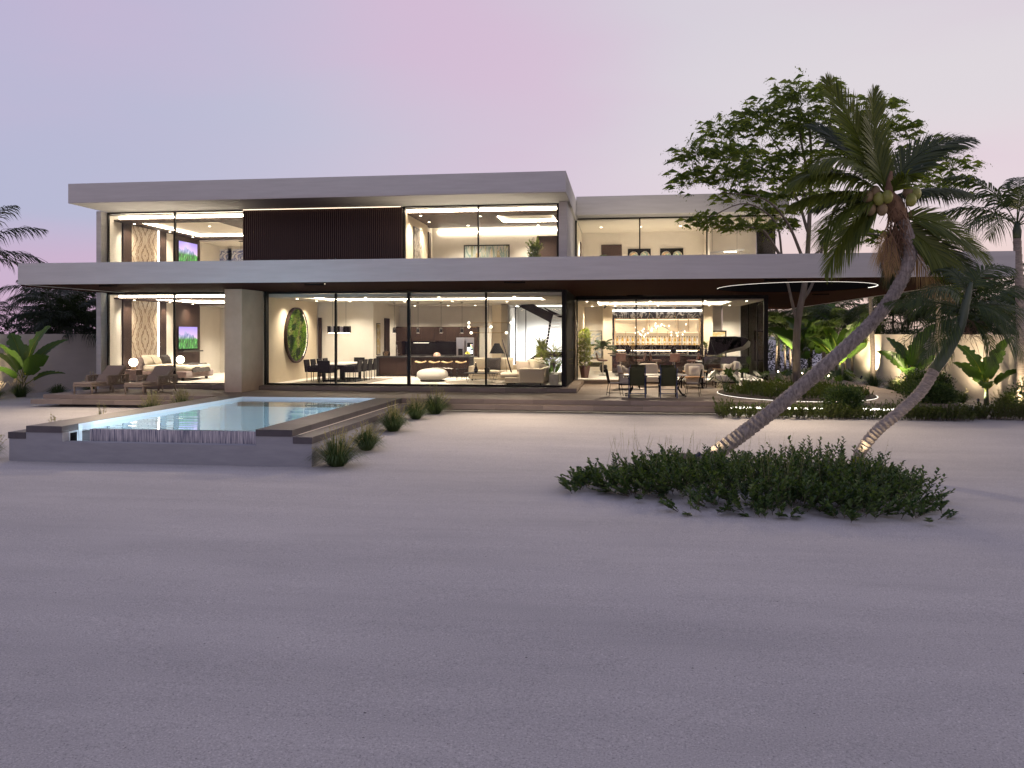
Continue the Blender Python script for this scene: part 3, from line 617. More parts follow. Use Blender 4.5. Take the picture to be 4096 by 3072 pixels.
# ------------------------------------------------------------------ terrace of stone tiles
deck = thing('terrace', 'low stone terrace of wide tan tiles along the villa front with floating steps', 'terrace', (-5, 29, DK))
def dp(name, mb, mat, loc=(0, 0, 0), **k):
    o = obj(name, mb, mat, None, **k); o.parent = deck; o.location = V(loc) - V(deck.location); return o
TW, TD, TH = 1.6, .82, .15
tile_me = {}
def tile(x0, x1, y0, y1, ztop, h=TH, mat='deck_tile', f=None):
    k = (round(x1 - x0, 3), round(y1 - y0, 3), round(h, 3), mat)
    if k not in tile_me: tile_me[k] = mesh('tile', MB().box(.003, k[0] - .003, .003, k[1] - .003, -h, 0), mat)
    return (f or dp)('tile', tile_me[k], None, (x0, y0, ztop))
def tiles(x0, x1, y0, y1, ztop, w=TW, d=TD, h=TH, off=0, mat='deck_tile', f=None, skip=None):
    nr_ = max(1, round((y1 - y0) / d)); dd = (y1 - y0) / nr_
    for r in range(nr_):
        x = x0; first = w * (.5 if (r + off) % 2 else 1)
        while x < x1 - .01:
            xe = min(x1, x + (first if x == x0 else w))
            if x1 - xe < .3: xe = x1
            if not (skip and skip((x + xe) / 2, y0 + dd * (r + .5))): tile(x, xe, y0 + r * dd, y0 + (r + 1) * dd, ztop, h, mat, f)
            x = xe
tiles(-20.55, 10.25, 27.0, 30.28, DK)
tiles(-1.67, 10.25, 30.28, 35.88, DK, off=1, skip=lambda x, y: ((x - OC[0]) / 1.6) ** 2 + ((y - OC[1]) / 2.4) ** 2 < 1)
tiles(6.3, 10.25, 35.88, 46, DK, d=1.6, w=2)
tiles(-20.75, -7.4, 26.62, 26.99, DK - .155, d=.4); tiles(-7.36, 3.05, 26.62, 26.99, DK - .155, d=.4)
tiles(-20.75, -14.64, 30.45, 31.0, -.012, d=.6); tiles(-13.94, -1.68, 30.28, 30.96, -.012, d=.7)
tiles(-2.09, -1.68, 30.97, 35.9, -.012, d=1.2, w=.41); tiles(-1.67, 6.25, 35.88, 36.34, -.012, d=.5)
dp('tile_bed', MB().box(-20.2, 10.0, 27.4, 46, gz(0, 30) - .3, DK - .152), 'deck_core')
dp('led_strip', MB().box(3.4, 8.9, 27.03, 27.07, DK - .215, DK - .165), 'led_white')
dp('led_strip', MB().box(-7.0, 3.0, 27.38, 27.398, DK - .30, DK - .28), 'led_soft')

# ------------------------------------------------------------------ swimming pool
pool = thing('swimming_pool', 'raised rectangular infinity pool with dark coping in front of the villa', 'pool', (-10.65, 22.4, -.9))
def pp(name, mb, mat, loc=(0, 0, 0), **k):
    o = obj(name, mb, mat, None, **k); o.parent = pool; o.location = V(loc) - V(pool.location); return o
OX0, OX1, IX0, IX1, FY, BKY = -13.95, -7.38, -13.03, -8.25, 17.75, 27.0
CB = DK - .15                                         # underside of coping
SB = CB - .155                                        # underside of the side shelves
WL, WY = -.26, 18.32                                   # water level, weir line
tiles(OX0, IX0, FY, BKY - .002, DK, d=1.17, w=2, mat='coping_tile', f=pp); tiles(IX1, OX1, FY, BKY - .002, DK, d=1.17, w=2, mat='coping_tile', f=pp)
tiles(-14.42, OX0 - .01, FY, 26.6, CB - .004, d=1.3, w=2, mat='coping_tile', f=pp); tiles(OX1 + .01, -6.91, FY, 26.6, CB - .004, d=1.3, w=2, mat='coping_tile', f=pp)
prof = [(-14.40, -1.5), (-6.93, -1.5), (-6.93, SB - .004), (OX1 + .03, SB - .004), (OX1 + .03, CB - .002), (IX1, CB - .002), (IX1, -.535), (IX0, -.535), (IX0, CB - .002), (OX0 - .03, CB - .002), (OX0 - .03, SB - .004), (-14.40, SB - .004)]
pp('front_wall', MB().prism(prof, FY + .02, FY + .25, axis='y'), 'pool_stucco')
pp('side_wall', MB().box(-14.36, -14.16, FY + .25, 26.9, -1.5, SB - .005), 'pool_stucco'); pp('side_wall', MB().box(-7.15, -6.95, FY + .25, 26.9, -1.5, SB - .005), 'pool_stucco')
pp('side_wall', MB().box(OX0 + .05, IX0, FY + .26, BKY - .01, -1.6, CB - .003), 'pool_tile'); pp('side_wall', MB().box(IX1, OX1 - .05, FY + .26, BKY - .01, -1.6, CB - .003), 'pool_tile')
pp('side_wall', MB().box(IX0 + .001, IX0 + .012, WY + .02, BKY - .01, -1.5, DK - .004), 'pool_tile'); pp('side_wall', MB().box(IX1 - .012, IX1 - .001, WY + .02, BKY - .01, -1.5, DK - .004), 'pool_tile')
pp('back_wall', MB().box(IX0, IX1, BKY - .012, BKY + .3, -1.6, DK - .005), 'pool_tile')
pp('basin_floor', MB().box(IX0 - .2, IX1 + .2, FY + .26, BKY, -1.7, -1.5), 'pool_tile')
def fall_mat():
    m, t, b = _mat('falling_water'); L = t.links.new; N = t.nodes.new
    tcn = N('ShaderNodeTexCoord'); mpn = N('ShaderNodeMapping'); mpn.inputs['Scale'].default_value = (26, 1, 1.6); L(tcn.outputs['Object'], mpn.inputs[0])
    nn = N('ShaderNodeTexNoise'); nn.inputs['Scale'].default_value = 1.5; nn.inputs['Detail'].default_value = 6; L(mpn.outputs[0], nn.inputs['Vector'])
    rp = ramp(t, [(.30, (.10, .12, .19)), (.46, (.34, .33, .38)), (.64, (.66, .63, .65))], 'LINEAR'); L(nn.outputs[0], rp.inputs[0])
    L(rp.outputs[0], b.inputs['Base Color']); b.inputs['Roughness'].default_value = .35
    bp = N('ShaderNodeBump'); bp.inputs['Strength'].default_value = .5; bp.inputs['Distance'].default_value = .03; L(nn.outputs[0], bp.inputs['Height']); L(bp.outputs[0], b.inputs['Normal'])
fall_mat()
pp('weir_wall', MB().box(-12.62, IX1 + .002, WY - .14, WY - .001, -1.5, WL - .012), 'falling_water')
pp('weir_wall', MB().box(IX0, -12.62, WY + .15, WY + .3, -1.5, WL - .1), 'pool_stucco')
pp('weir_niche', MB().box(IX0 + .001, IX0 + .02, FY + .3, WY - .05, -.9, -.36), 'black_matte')
pp('trough', MB().box(IX0, IX1, FY + .251, WY - .14, -1.5, -.75), 'dark_stone')
for (x, y, dx) in ((IX1 - .013, 20.0, -1), (IX1 - .013, 22.5, -1), (IX1 - .013, 25.2, -1)):
    pp('underwater_light', MB().box(min(x, x + .03 * dx), max(x, x + .03 * dx), y - .3, y + .3, -.95, -.62), 'pool_lamp')
for x in (-12, -10.6, -9.2):
    pp('underwater_light', MB().box(x - .25, x + .25, WY + .02, WY + .05, -1.0, -.8), 'pool_lamp')
pp('led_strip', MB().box(OX1 + .001, OX1 + .02, FY + .35, 26.6, CB - .003, CB + .012), 'plaster')  # no LED: pale unlit strip painted in for a thin lit line of wall
wt = MB().grid(lambda a, b: (IX0 + .01 + (IX1 - IX0 - .02) * a, WY - .1 + (BKY - WY + .08) * b, WL), 2, 4)
struct(obj('pool_water', wt, 'water'))

# ------------------------------------------------------------------ boundary walls
single('garden_wall', MB().box(-25.7, -25.45, 24, 60, -1.2, 1.99), 'garden_wall', 'tall rendered boundary wall in shade on the left of the villa', 'wall')
single('garden_wall', MB().box(13.9, 14.15, 25.4, 60, -1.2, 1.97), 'garden_wall', 'long cream boundary wall washed by uplights on the right', 'wall')

# ------------------------------------------------------------------ recessed ceiling lights
dl_me = mesh('downlight', MB().lathe([(.05, 0), (.05, .012)], 10), 'globe_glow')
def downlight(x, y, z, P, ang=125, col=(1, .87, .70)):
    vp('downlight', dl_me, None, loc=(x, y, z - .014))
    lamp('SPOT', (x, y, z - .03), P * 3.1, col, (x, y, 0), .06, 'downlight_lamp', 1, ang)
for z, k in ((3.42, 1), (6.62, 1)):
    for (x, y, P) in ((-20.35, 32.25, 90), (-20.35, 35.0, 90), (-20.35, 37.0, 110), (-17.6, 33.4, 260), (-17.0, 36.6, 300), (-18.4, 39.2, 300), (-16.2, 39.2, 340)): downlight(x, y, z if y < 38.3 else z - .085, P * k)
for (x, y, P) in ((-13.5, 33.0, 130), (-13.5, 35.2, 130), (-10.2, 31.9, 260), (-7.2, 31.9, 260), (-4.2, 31.9, 260), (-12.2, 35.9, 130), (-9.8, 36.4, 260), (-7.6, 36.4, 260), (-5.2, 37.0, 260), (-3.4, 35.0, 200)): downlight(x, y, 3.458, P)
for (x, y, P) in ((-10.3, 40.2, 130), (-8.6, 40.2, 130), (-7.2, 40.0, 130)): downlight(x, y, 3.398, P)
for (x, y) in ((-4.6, 43.9), (-3.2, 43.9)): downlight(x, y, 3.498, 420, 140, (1, .97, .93))
for (x, y, P) in ((-7.9, 31.75, 130), (-8.0, 33.6, 130), (-5.6, 32.2, 260), (-6.6, 34.9, 260), (-3.6, 35.2, 220)): downlight(x, y, 6.658, P)
for (x, y, P) in ((-1.0, 38.4, 460), (.8, 38.4, 460), (2.6, 38.4, 460), (5.2, 38.2, 460)): downlight(x, y, 6.928, P)
for (x, y, P) in ((-1.6, 37.2, 200), (1.2, 37.2, 260), (3.6, 37.2, 260), (5.4, 37.4, 220), (-1.6, 43.6, 130), (-.4, 43.4, 130), (4.4, 43.4, 130), (5.4, 43.2, 200), (1.8, 43.2, 200)): downlight(x, y, 3.448, P)

# unseen uplights added behind the upstand to brighten soffits and pavilion fascia
up_me = mesh('fill_uplight', MB().lathe([(.06, 0), (.06, .05), (.045, .055)], 10), 'steel')
for x, y, P, ty in [(x, 30.0, 110, 29.6) for x in (-19.8, -18.2, -16.6, -7.6, -5.6, -3.6)] + [(x, 32.6, 170, 35.4) for x in (-.6, 1.6, 3.4)] + [(5.6, 35.0, 150, 35.6)]:
    vp('fill_uplight', up_me, None, loc=(x, y, UF + .002)); lamp('SPOT', (x, y, UF + .09), P, (1, .84, .65), (x, ty, 7.4), .05, 'fill_uplight_lamp', 1, 130)

# ------------------------------------------------------------------ bedroom, both storeys
def bedroom_set(z0, ground):
    w = 'ground floor' if ground else 'upper floor'
    tv = thing('television', f'wall television showing a mountain landscape in the {w} bedroom', 'television', (XL + .12, 37.05, z0 + 1.27))
    obj('casing', MB().box(-.03, .02, -.86, .86, 0, 1.08), 'black_metal', tv); obj('screen', MB().box(.021, .028, -.84, .84, .02, 1.06), 'landscape_screen', tv)
    if ground:
        sh_ = thing('floating_shelf', 'thin floating shelf under the ground floor television', 'shelf', (XL + .12, 37.05, 1.17)); obj('board', MB().box(0, .28, -.9, .95, -.03, .03), 'dark_stone', sh_)
        obj('soundbar', MB().box(.06, .16, -.6, .6, .031, .075), 'black_metal', sh_)
    b = thing('bed', f'low mauve upholstered double bed in the {w} bedroom', 'bed', (XL + .1, 34.0, z0))
    obj('bed_frame', MB().box(.18, 2.3, -1.2, 1.2, .12, .40), 'mauve_velvet', b, bevel=.05)
    obj('headboard', MB().box(.0, .18, -1.28, -.01, .1, .98), 'mauve_velvet', b, bevel=.05); obj('headboard', MB().box(.0, .18, .01, 1.28, .1, .98), 'mauve_velvet', b, bevel=.05)
    obj('mattress', MB().cush((1.24, 0, .50), 2.06, 2.3, .32, .2, 28, 10), 'linen', b, smooth=True)
    for x in (.4, 2.05):
        for y in (-1.0, 1.0): obj('leg', MB().box(x - .05, x + .05, y - .05, y + .05, 0, .121), 'dark_fabric', b)
    for nm, px, py, rx, rz, w_, h_, mt in (('cream', .30, -.62, -.45, 1.35, .72, .5, 'linen'), ('striped beige', .42, -.30, -.55, 1.75, .72, .48, 'linen'), ('dark brown', .34, .55, -.5, 1.5, .66, .46, 'dark_fabric')):
        o = single('pillow', MB().pillow(w_, h_, .24, seed=px), mt, f'{nm} pillow leaning on the {w} bed headboard', 'pillow', (XL + .1 + px, 34 + py, z0 + .86), smooth=True)
        o.rotation_euler = (rx, 0, rz)
    th = MB().grid(lambda a, c: (XL + .1 + 1.35 + 1.02 * a + .05 * noise.noise(V((a * 4, c * 4, 1))), 33.6 + 1.5 * c - .3 * a, z0 + (.68 if a < .8 else .68 - (a - .8) * 1.7) + .035 * noise.noise(V((a * 9, c * 7, 2))) + .03 * noise.noise(V((a * 22, c * 17, 5)))), 24, 26)
    single('throw_blanket', th, 'dark_fabric', f'dark throw blanket crumpled over the foot of the {w} bed', 'blanket', smooth=True)
    for side, y in (('near', 32.15), ('far', 35.85)):
        n_ = thing('nightstand', f'dark nightstand on the {side} side of the {w} bed', 'nightstand', (XL + .42, y, z0))
        obj('cabinet', MB().box(-.26, .26, -.24, .24, .05, .50), 'mauve_velvet' if ground else 'walnut', n_, bevel=.01); obj('drawer_front', MB().box(.261, .275, -.22, .22, .27, .48), 'walnut', n_); obj('plinth', MB().box(-.22, .22, -.2, .2, 0, .05), 'black_metal', n_)
        l = thing('table_lamp', f'glowing globe lamp on the {side} nightstand of the {w} bedroom', 'lamp', (XL + .42, y, z0 + .50))
        obj('base', MB().lathe([(.09, 0), (.1, .02), (.1, .09), (.085, .13)], 16), 'brass', l, smooth=40); obj('globe', MB().ball((0, 0, .30), .175, 20, 12), 'globe_glow', l, smooth=True)
    pd = thing('pendant_light', f'pendant of clear glass bubbles in the {w} bedroom', 'pendant', (-18.1, 38.3, z0 + 3.3 if ground else z0 + 2.5))
    obj('ceiling_bar', MB().box(-.55, .55, -.05, .05, -.02, .04), 'black_metal', pd)
    for x, dz in ((-.45, 1.45), (.0, 1.75), (.25, 1.5)):
        obj('cable', MB().tube([(x, 0, 0), (x, 0, -dz)], .008, 5), 'black_metal', pd); obj('socket', MB().lathe([(.05, 0), (.05, .03)], 10, (x, 0, -dz)), 'brass', pd)
        for k in range(3):
            a = k * 2.1 + x * 4; obj('bubble', MB().ball((x + .16 * math.cos(a), .14 * math.sin(a), -dz - .1 + .05 * k), .125, 12, 8), 'bulb_glass', pd, smooth=True)
bedroom_set(0, True); bedroom_set(UF, False)
ac = thing('armchair', 'small grey box armchair at the back of the ground floor bedroom', 'chair', (-16.0, 35.6, 0), .1)
obj('seat', MB().box(-.4, .4, -.4, .36, .16, .45), 'grey_fabric', ac, bevel=.04); obj('backrest', MB().box(-.42, .42, -.43, -.28, .16, .82), 'grey_fabric', ac, bevel=.04)
for s_ in (-1, 1):
    obj('armrest', MB().box(s_ * .42 - .06, s_ * .42 + .06, -.42, .36, .16, .62), 'grey_fabric', ac, bevel=.03)
    for y in (-.36, .3): obj('leg', MB().tube([(s_ * .36, y, .17), (s_ * .4, y, 0)], .014, 6), 'black_metal', ac)
bt = thing('side_table', 'low black wire side table beside the grey bedroom armchair', 'table', (-17.2, 36.1, 0))
obj('table_top', MB().box(-.5, .5, -.25, .25, .40, .43), 'black_metal', bt)
for x in (-.42, .42):
    for y in (-.2, .2): obj('leg', MB().box(x - .012, x + .012, y - .012, y + .012, 0, .4), 'black_metal', bt)
for k, u in enumerate((895, 942)):
    p = at(u, 1020, Y=40.35); f = thing('framed_picture', f'{("left", "right")[k]} ink wash print of the pair in the upper floor bedroom', 'picture', (p.x, 40.38, 5.75))
    obj('canvas', MB().box(-.43, .43, -.02, 0, -.62, .62), 'art_ink', f); obj('frame', MB().box(-.45, .45, -.012, .0, -.64, .64), 'white_ceramic', f)
cf = thing('ceiling_fan', 'black ceiling fan in the upper floor bedroom', 'fan', (-16.0, 35.2, 6.62))
obj('motor', MB().lathe([(.14, 0), (.16, -.05), (.16, -.26), (.1, -.3)], 14), 'black_metal', cf, smooth=40)
for k in range(3): obj('blade', MB().box(.15, .75, -.07, .07, -.27, -.25), 'walnut_h', cf, rot=(0, 0, k * 2.1 + .4))
bn = thing('bench', 'low bronze barrel armchair by the upper floor bedroom window', 'chair', (XL + 1.45, 31.9, UF))
obj('shell', MB().grid(lambda a, c: ((.38 + .05 * c) * math.cos(PI * (.0 + a) - .0), (.36 + .04 * c) * math.sin(PI * a), .3 + c * .38), 16, 4), 'brass', bn, smooth=True); obj('seat', MB().cush((0, .05, .34), .66, .62, .2, .5), 'taupe_fabric', bn, smooth=True); obj('foot', MB().lathe([(.24, 0), (.22, .25)], 16), 'brass', bn)

# ------------------------------------------------------------------ dining
mo = thing('moss_wall_art', 'round framed green moss and fern wall art above the dining chairs', 'wall art', (-14.08, 34.18, 1.94), 0)
def ringx(r0, r1, x0, x1, n=40):
    m = MB(); rr = [(r0, x0), (r1, x0), (r1, x1), (r0, x1)]
    vs = [(x, r * math.cos(2 * PI * j / n), r * math.sin(2 * PI * j / n)) for r, x in rr for j in range(n)]
    return m.add(vs, [(a * n + j, a * n + (j + 1) % n, ((a + 1) % 4) * n + (j + 1) % n, ((a + 1) % 4) * n + j) for a in range(4) for j in range(n)])
obj('frame', ringx(1.13, 1.20, 0, .13), 'walnut', mo, smooth=40); obj('backing', ringx(.0, 1.13, .0, .02), 'soil', mo); lr = ringx(1.11, 1.125, .09, .105); lr.f = [f for f in lr.f if sum(lr.v[i][1] for i in f) > 2.4]; lr.mi = lr.mi[:len(lr.f)]; obj('led_ring', lr, 'led_dim', mo)
mm = MB()
for k in range(4600):
    r = 1.11 * math.sqrt(RN.random()); a = RN.random() * 2 * PI; y, z = r * math.cos(a), r * math.sin(a); h = .02 + .05 * max(0, noise.noise(V((y * 2.2, z * 2.2, 4)))) + RN.random() * .035
    big = noise.noise(V((y * 1.6, z * 1.6, 9))) > .12; s_ = .09 if big else .045; b_ = RN.random() * PI
    dy, dz = math.cos(b_) * s_, math.sin(b_) * s_
    mm.add([(h, y - dz * .4, z + dy * .4), (h, y + dz * .4, z - dy * .4), (h + s_ * .8, y + dy, z + dz)], [(0, 1, 2)], 1 if noise.noise(V((y * 2.7, z * 2.0, 14))) > .1 else 2 if noise.noise(V((y * 2.4 + 5, z * 1.7, 2))) > .16 else 0)
stuff(obj('moss', mm, ['moss', 'moss_dark', 'moss_pale'], mo))
rug = single('rug', MB().box(-1.55, 1.55, -2.1, 2.1, 0.003, .018), 'rug', 'large grey brown rug under the dining table', 'rug', (-11.75, 33.75, 0))
dt = thing('dining_table', 'long pale topped dining table on black frame legs', 'table', (-11.85, 33.9, .018))
obj('table_top', MB().box(-.62, .62, -1.5, 1.5, .70, .74), 'white_stone', dt, bevel=.006); obj('apron', MB().box(-.58, .58, -1.45, 1.45, .655, .699), 'black_metal', dt)
for y in (-1.05, 1.05):
    for x in (-.42, .42): obj('leg', MB().box(x - .05, x + .05, y - .06, y + .06, 0, .655), 'black_metal', dt)
    obj('stretcher', MB().box(-.37, .37, y - .04, y + .04, .0, .07), 'black_metal', dt)
def dining_chair():
    c = thing('dining_chair', '', 'chair', group='dining chairs')
    obj('seat', MB().box(-.25, .25, -.24, .24, .40, .49), 'black_leather', c, bevel=.02)
    m = MB(); m.T = Matrix.Rotation(.12, 4, 'X'); m.box(-.25, .25, -.30, -.24, .44, .95); obj('backrest', m, 'black_leather', c, bevel=.015)
    for s_ in (-1, 1):
        obj('armrest', MB().box(s_ * .25 - .025, s_ * .25 + .025, -.24, .24, .49, .66), 'black_leather', c, bevel=.01)
        for y in (-.26, .22): obj('leg', MB().box(s_ * .24 - .01, s_ * .24 + .01, y - .01, y + .01, 0, .40), 'black_metal', c)
    return c
dc = dining_chair(); first = True
ords = ('nearest', 'second', 'third', 'farthest')
spots = [(-12.62, 32.75 + .72 * k, -PI / 2, f'{ords[k]} black leather dining chair along the green wall art side of the table') for k in range(4)]
spots += [(-11.08, 32.75 + .72 * k, PI / 2, f'{ords[k]} black leather dining chair along the kitchen side of the table') for k in range(4)]
spots += [(-11.85, 32.05, 0, 'black leather dining chair at the window end of the table, back to the glass'), (-11.85, 35.8, PI, 'black leather dining chair at the far end of the dining table')]
for x, y, rz, lb in spots:
    if first: dc.location = (x, y, .018); dc.rotation_euler.z = rz; dc['label'] = lb; first = False
    else: dup(dc, (x, y, .018), rz, lb)
dpn = thing('pendant_light', 'dark faceted metal chandelier above the dining table', 'pendant', (-12.1, 34.2, 3.46))
obj('canopy', MB().box(-.3, .3, -.04, .04, -.02, 0), 'black_metal', dpn)
for x in (-.3, .3): obj('cable', MB().tube([(x, 0, 0), (x, 0, -1.13)], .006, 5), 'black_metal', dpn)
for k in range(7):
    x = -.42 + .14 * k; obj('facet', MB().box(x - .06, x + .06, -.16 + .04 * (k % 2), .16 - .04 * (k % 2), -1.42, -1.13), ('black_metal', 'steel')[k % 3 == 1], dpn, bevel=.01)
obj('diffuser', MB().box(-.45, .45, -.1, .1, -1.44, -1.42), 'led_soft', dpn)
ga = thing('framed_picture', 'tall narrow gold landscape picture on the wall beside the kitchen', 'picture', (-11.445, 37.75, 1.75)); obj('canvas', MB().box(.005, .03, -.26, .26, -.72, .72), 'art_gold', ga); obj('frame', MB().box(.0, .022, -.29, .29, -.75, .75), 'black_metal', ga)

# ------------------------------------------------------------------ kitchen
kc = thing('kitchen_cabinets', 'dark walnut wall cabinets around a black recessed counter', 'cabinet', (-9.4, 41.49, 0))
for k in range(6): obj('cabinet_door', MB().box(-2.05 + .66 * k + .004, -2.05 + .66 * (k + 1) - .004, -.66, 0, 1.62, 2.36), 'walnut', kc)
obj('side_panel', MB().box(-2.05, -1.75, -.68, 0, 0, 1.615), 'walnut', kc); obj('side_panel', MB().box(1.92, 2.15, -.68, 0, 0, 2.36), 'walnut', kc)
obj('base_cabinet', MB().box(-1.745, .98, -.66, 0, 0, .88), 'walnut', kc); obj('worktop', MB().box(-1.745, .98, -.68, 0, .882, .92), 'dark_stone', kc); obj('splashback', MB().box(-1.745, .98, -.06, -.02, .921, 1.61), 'dark_stone', kc)
obj('extractor_hood', MB().box(-1.5, .0, -.55, -.1, 1.54, 1.615), 'black_metal', kc); obj('led_strip', MB().box(-1.2, -.4, -.4, -.36, 1.53, 1.538), 'led_soft', kc)
fr = thing('refrigerator', 'stainless steel french door refrigerator with a lit touch screen', 'refrigerator', (-7.86, 41.2, 0))
for s_ in (-1, 1): obj('door', MB().box(-.455 if s_ < 0 else .004, -.004 if s_ < 0 else .455, -.40, -.34, .72, 1.81), 'steel', fr, bevel=.01); obj('handle', MB().box(s_ * .03 - .008, s_ * .03 + .008, -.43, -.405, .85, 1.65), 'black_metal', fr)
obj('body', MB().box(-.46, .46, -.339, .28, 0.02, 1.80), 'black_metal', fr); obj('freezer_drawer', MB().box(-.455, .455, -.40, -.34, .04, .70), 'steel', fr, bevel=.01); obj('water_dispenser', MB().box(-.36, -.13, -.405, -.399, .92, 1.25), 'black_matte', fr)
sc_ = obj('screen', MB().box(.10, .40, -.408, -.399, .92, 1.55), 'black_matte', fr)
emitm('screen_white', (.85, .92, 1), 2.2)
obj('screen_tile', MB().box(.12, .25, -.412, -.4085, 1.1, 1.32), 'screen_white', sc_); obj('screen_tile', MB().box(.26, .38, -.412, -.4085, 1.0, 1.18), 'screen_white', sc_)
for i in range(3):
    for j in range(4):
        nm = f'app{(i + j) % 4}'
        if nm not in MATS: emitm(nm, ((1, .2, .15), (.2, .6, 1), (.2, .9, .3), (1, .8, .2))[(i + j) % 4], 1.6)
        obj('screen_icon', MB().box(.265 + .04 * i, .295 + .04 * i, -.412, -.4085, 1.25 + .06 * j, 1.29 + .06 * j), nm, sc_)
isl = thing('kitchen_island', 'long kitchen island with dark stone top and walnut front', 'kitchen island', (-9.15, 37.95, 0))
obj('worktop', MB().box(-2.35, 2.35, -.5, .5, .88, .94), 'dark_stone', isl); obj('end_panel', MB().box(-2.35, -2.2, -.5, .5, 0, .879), 'dark_stone', isl); obj('end_panel', MB().box(2.13, 2.35, -.5, .5, 0, .879), 'dark_stone', isl)
for k in range(5): obj('front_panel', MB().box(-2.195 + .865 * k + .003, -2.195 + .865 * (k + 1) - .003, -.40, .45, .04, .875), 'walnut', isl)
obj('sink', MB().box(-1.15, -.35, -.25, .25, .941, .944), 'steel', isl)
fa = thing('kitchen_tap', 'tall chrome spring kitchen tap on the island', 'tap', (-10.62, 38.1, .944)); obj('body', MB().lathe([(.03, 0), (.03, .14), (.022, .16), (.022, .3)], 12), 'chrome', fa); obj('spout', MB().tube([(0, 0, .3)] + [(.0, -.09 + .09 * math.cos(t), .42 + .12 * math.sin(t)) for t in (0, .6, 1.2, 1.8, 2.4, 3.1)] + [(0, -.18, .3)], .014, 8), 'chrome', fa, smooth=True); obj('handle', MB().tube([(.03, 0, .1), (.12, 0, .13)], .008, 6), 'chrome', fa)
jr = thing('cookie_jar', 'clear glass jar of biscuits on the left end of the island', 'jar', (-11.05, 37.75, .941)); obj('glass', MB().lathe([(.12, 0), (.17, .05), (.17, .2), (.11, .24)], 18), 'bulb_glass', jr, smooth=40); obj('lid', MB().lathe([(.11, .241), (.12, .26), (.02, .275), (.03, .31)], 14), 'chrome', jr)
bm_ = MB()
for k in range(14): bm_.ball((RN.uniform(-.09, .09), RN.uniform(-.09, .09), .03 + .012 * k), .045, 7, 4, sz=.5)
obj('biscuits', bm_, 'oak', jr)
for k, x in enumerate((-9.65, -9.0, -8.4, -7.75)):
    p_ = single('plate', MB().lathe([(.06, 0), (.15, .012), (.16, .02)], 18), 'white_ceramic', f'{("leftmost", "second", "third", "rightmost")[k]} white place setting on the kitchen island', 'plate', (x, 37.75, .941), group='place settings on the island', smooth=40)
single('serving_dome', MB().lathe([(.17, 0), (.17, .06), (.14, .13), (.08, .17), (.01, .185)], 20), 'bread', 'rounded pink dome on the middle of the kitchen island', 'bowl', (-8.67, 38.0, .941), smooth=40)
fb = thing('fruit_bowl', 'white bowl heaped with yellow fruit on the island', 'bowl', (-7.17, 37.9, .941)); obj('bowl', MB().lathe([(.07, 0), (.15, .05), (.19, .1), (.18, .1)], 18), 'white_ceramic', fb, smooth=40)
for k in range(9): obj('fruit', MB().ball((RN.uniform(-.1, .1), RN.uniform(-.1, .1), .12 + .04 * (k % 3)), .05, 8, 6), 'fruit', fb, smooth=True)
def stool():
    c = thing('bar_stool', '', 'stool', group='stools at the kitchen island')
    obj('seat', MB().grid(lambda a, b: ((a - .5) * .44, (b - .5) * .36, .70 + .05 * abs(a - .5) ** 2 * 4), 8, 4), 'oak', c, smooth=True).modifiers.new('solid', 'SOLIDIFY').thickness = .05
    for sx in (-1, 1):
        for sy in (-1, 1): obj('leg', MB().tube([(sx * .15, sy * .12, .67), (sx * .20, sy * .18, 0)], .011, 6), 'black_metal', c)
    obj('footrest', MB().tube([(-.19, -.165, .22), (.19, -.165, .22), (.19, .165, .22), (-.19, .165, .22), (-.19, -.165, .22)], .008, 5), 'black_metal', c); return c
st0 = stool()
for k, x in enumerate((-9.25, -8.6, -8.0, -7.35)):
    lb = f'{("leftmost", "second from left", "third from left", "rightmost")[k]} pale wood bar stool at the kitchen island'
    if k == 0: st0.location = (x, 37.15, 0); st0['label'] = lb
    else: dup(st0, (x, 37.15, 0), 0, lb)
def kpend():
    c = thing('pendant_light', '', 'pendant', group='pendants over the island')
    obj('canopy', MB().lathe([(.06, -.025), (.06, 0)], 12), 'black_metal', c); obj('cable', MB().tube([(0, 0, -.02), (0, 0, -1.2)], .006, 5), 'black_metal', c)
    obj('shade', MB().lathe([(.03, -1.16), (.075, -1.19), (.085, -1.25), (.085, -1.42)], 14), 'piano_black', c, smooth=40); obj('bulb', MB().lathe([(.07, -1.425), (.07, -1.415)], 12), 'bulb_glow', c); return c
kp0 = kpend()
for k, x in enumerate((-10.62, -9.48, -8.38, -7.39)):
    lb = f'{("leftmost", "second", "third", "rightmost")[k]} small black pendant lamp over the kitchen island'
    if k == 0: kp0.location = (x, 37.6, 3.458); kp0['label'] = lb
    else: dup(kp0, (x, 37.6, 3.458), 0, lb)

# ------------------------------------------------------------------ living room
pf = thing('pouf', 'large round cream ottoman pouf by the living room glass', 'ottoman', (-7.95, 34.0, 0))
obj('cushion', MB().cush((0, 0, .29), 1.25, 1.25, .5, .62, 36, 12, wob=.02), 'cream_fabric', pf, smooth=True); obj('base', MB().lathe([(.5, .0), (.52, .05)], 24), 'dark_fabric', pf)
th = MB().grid(lambda a, c: (-.35 + .95 * a, .0 + .5 * c, .545 + .03 * noise.noise(V((a * 6, c * 6, 3))) - .12 * max(0, a - .75)), 16, 10)
single('throw_blanket', th, 'plaid', 'checked plaid throw lying on the round pouf', 'blanket', (-7.75, 34.0, .0), smooth=True)
rt = thing('side_table', 'round black wire side table between the pouf and the sofa', 'table', (-6.85, 35.3, 0)); obj('tray', MB().lathe([(.34, .44), (.36, .46), (.36, .49), (.34, .49), (.33, .465)], 24), 'black_metal', rt)
for k in range(4): a = k * PI / 2 + .5; obj('leg', MB().tube([(.33 * math.cos(a), .33 * math.sin(a), .45), (.33 * math.cos(a), .33 * math.sin(a), 0)], .01, 5), 'black_metal', rt)
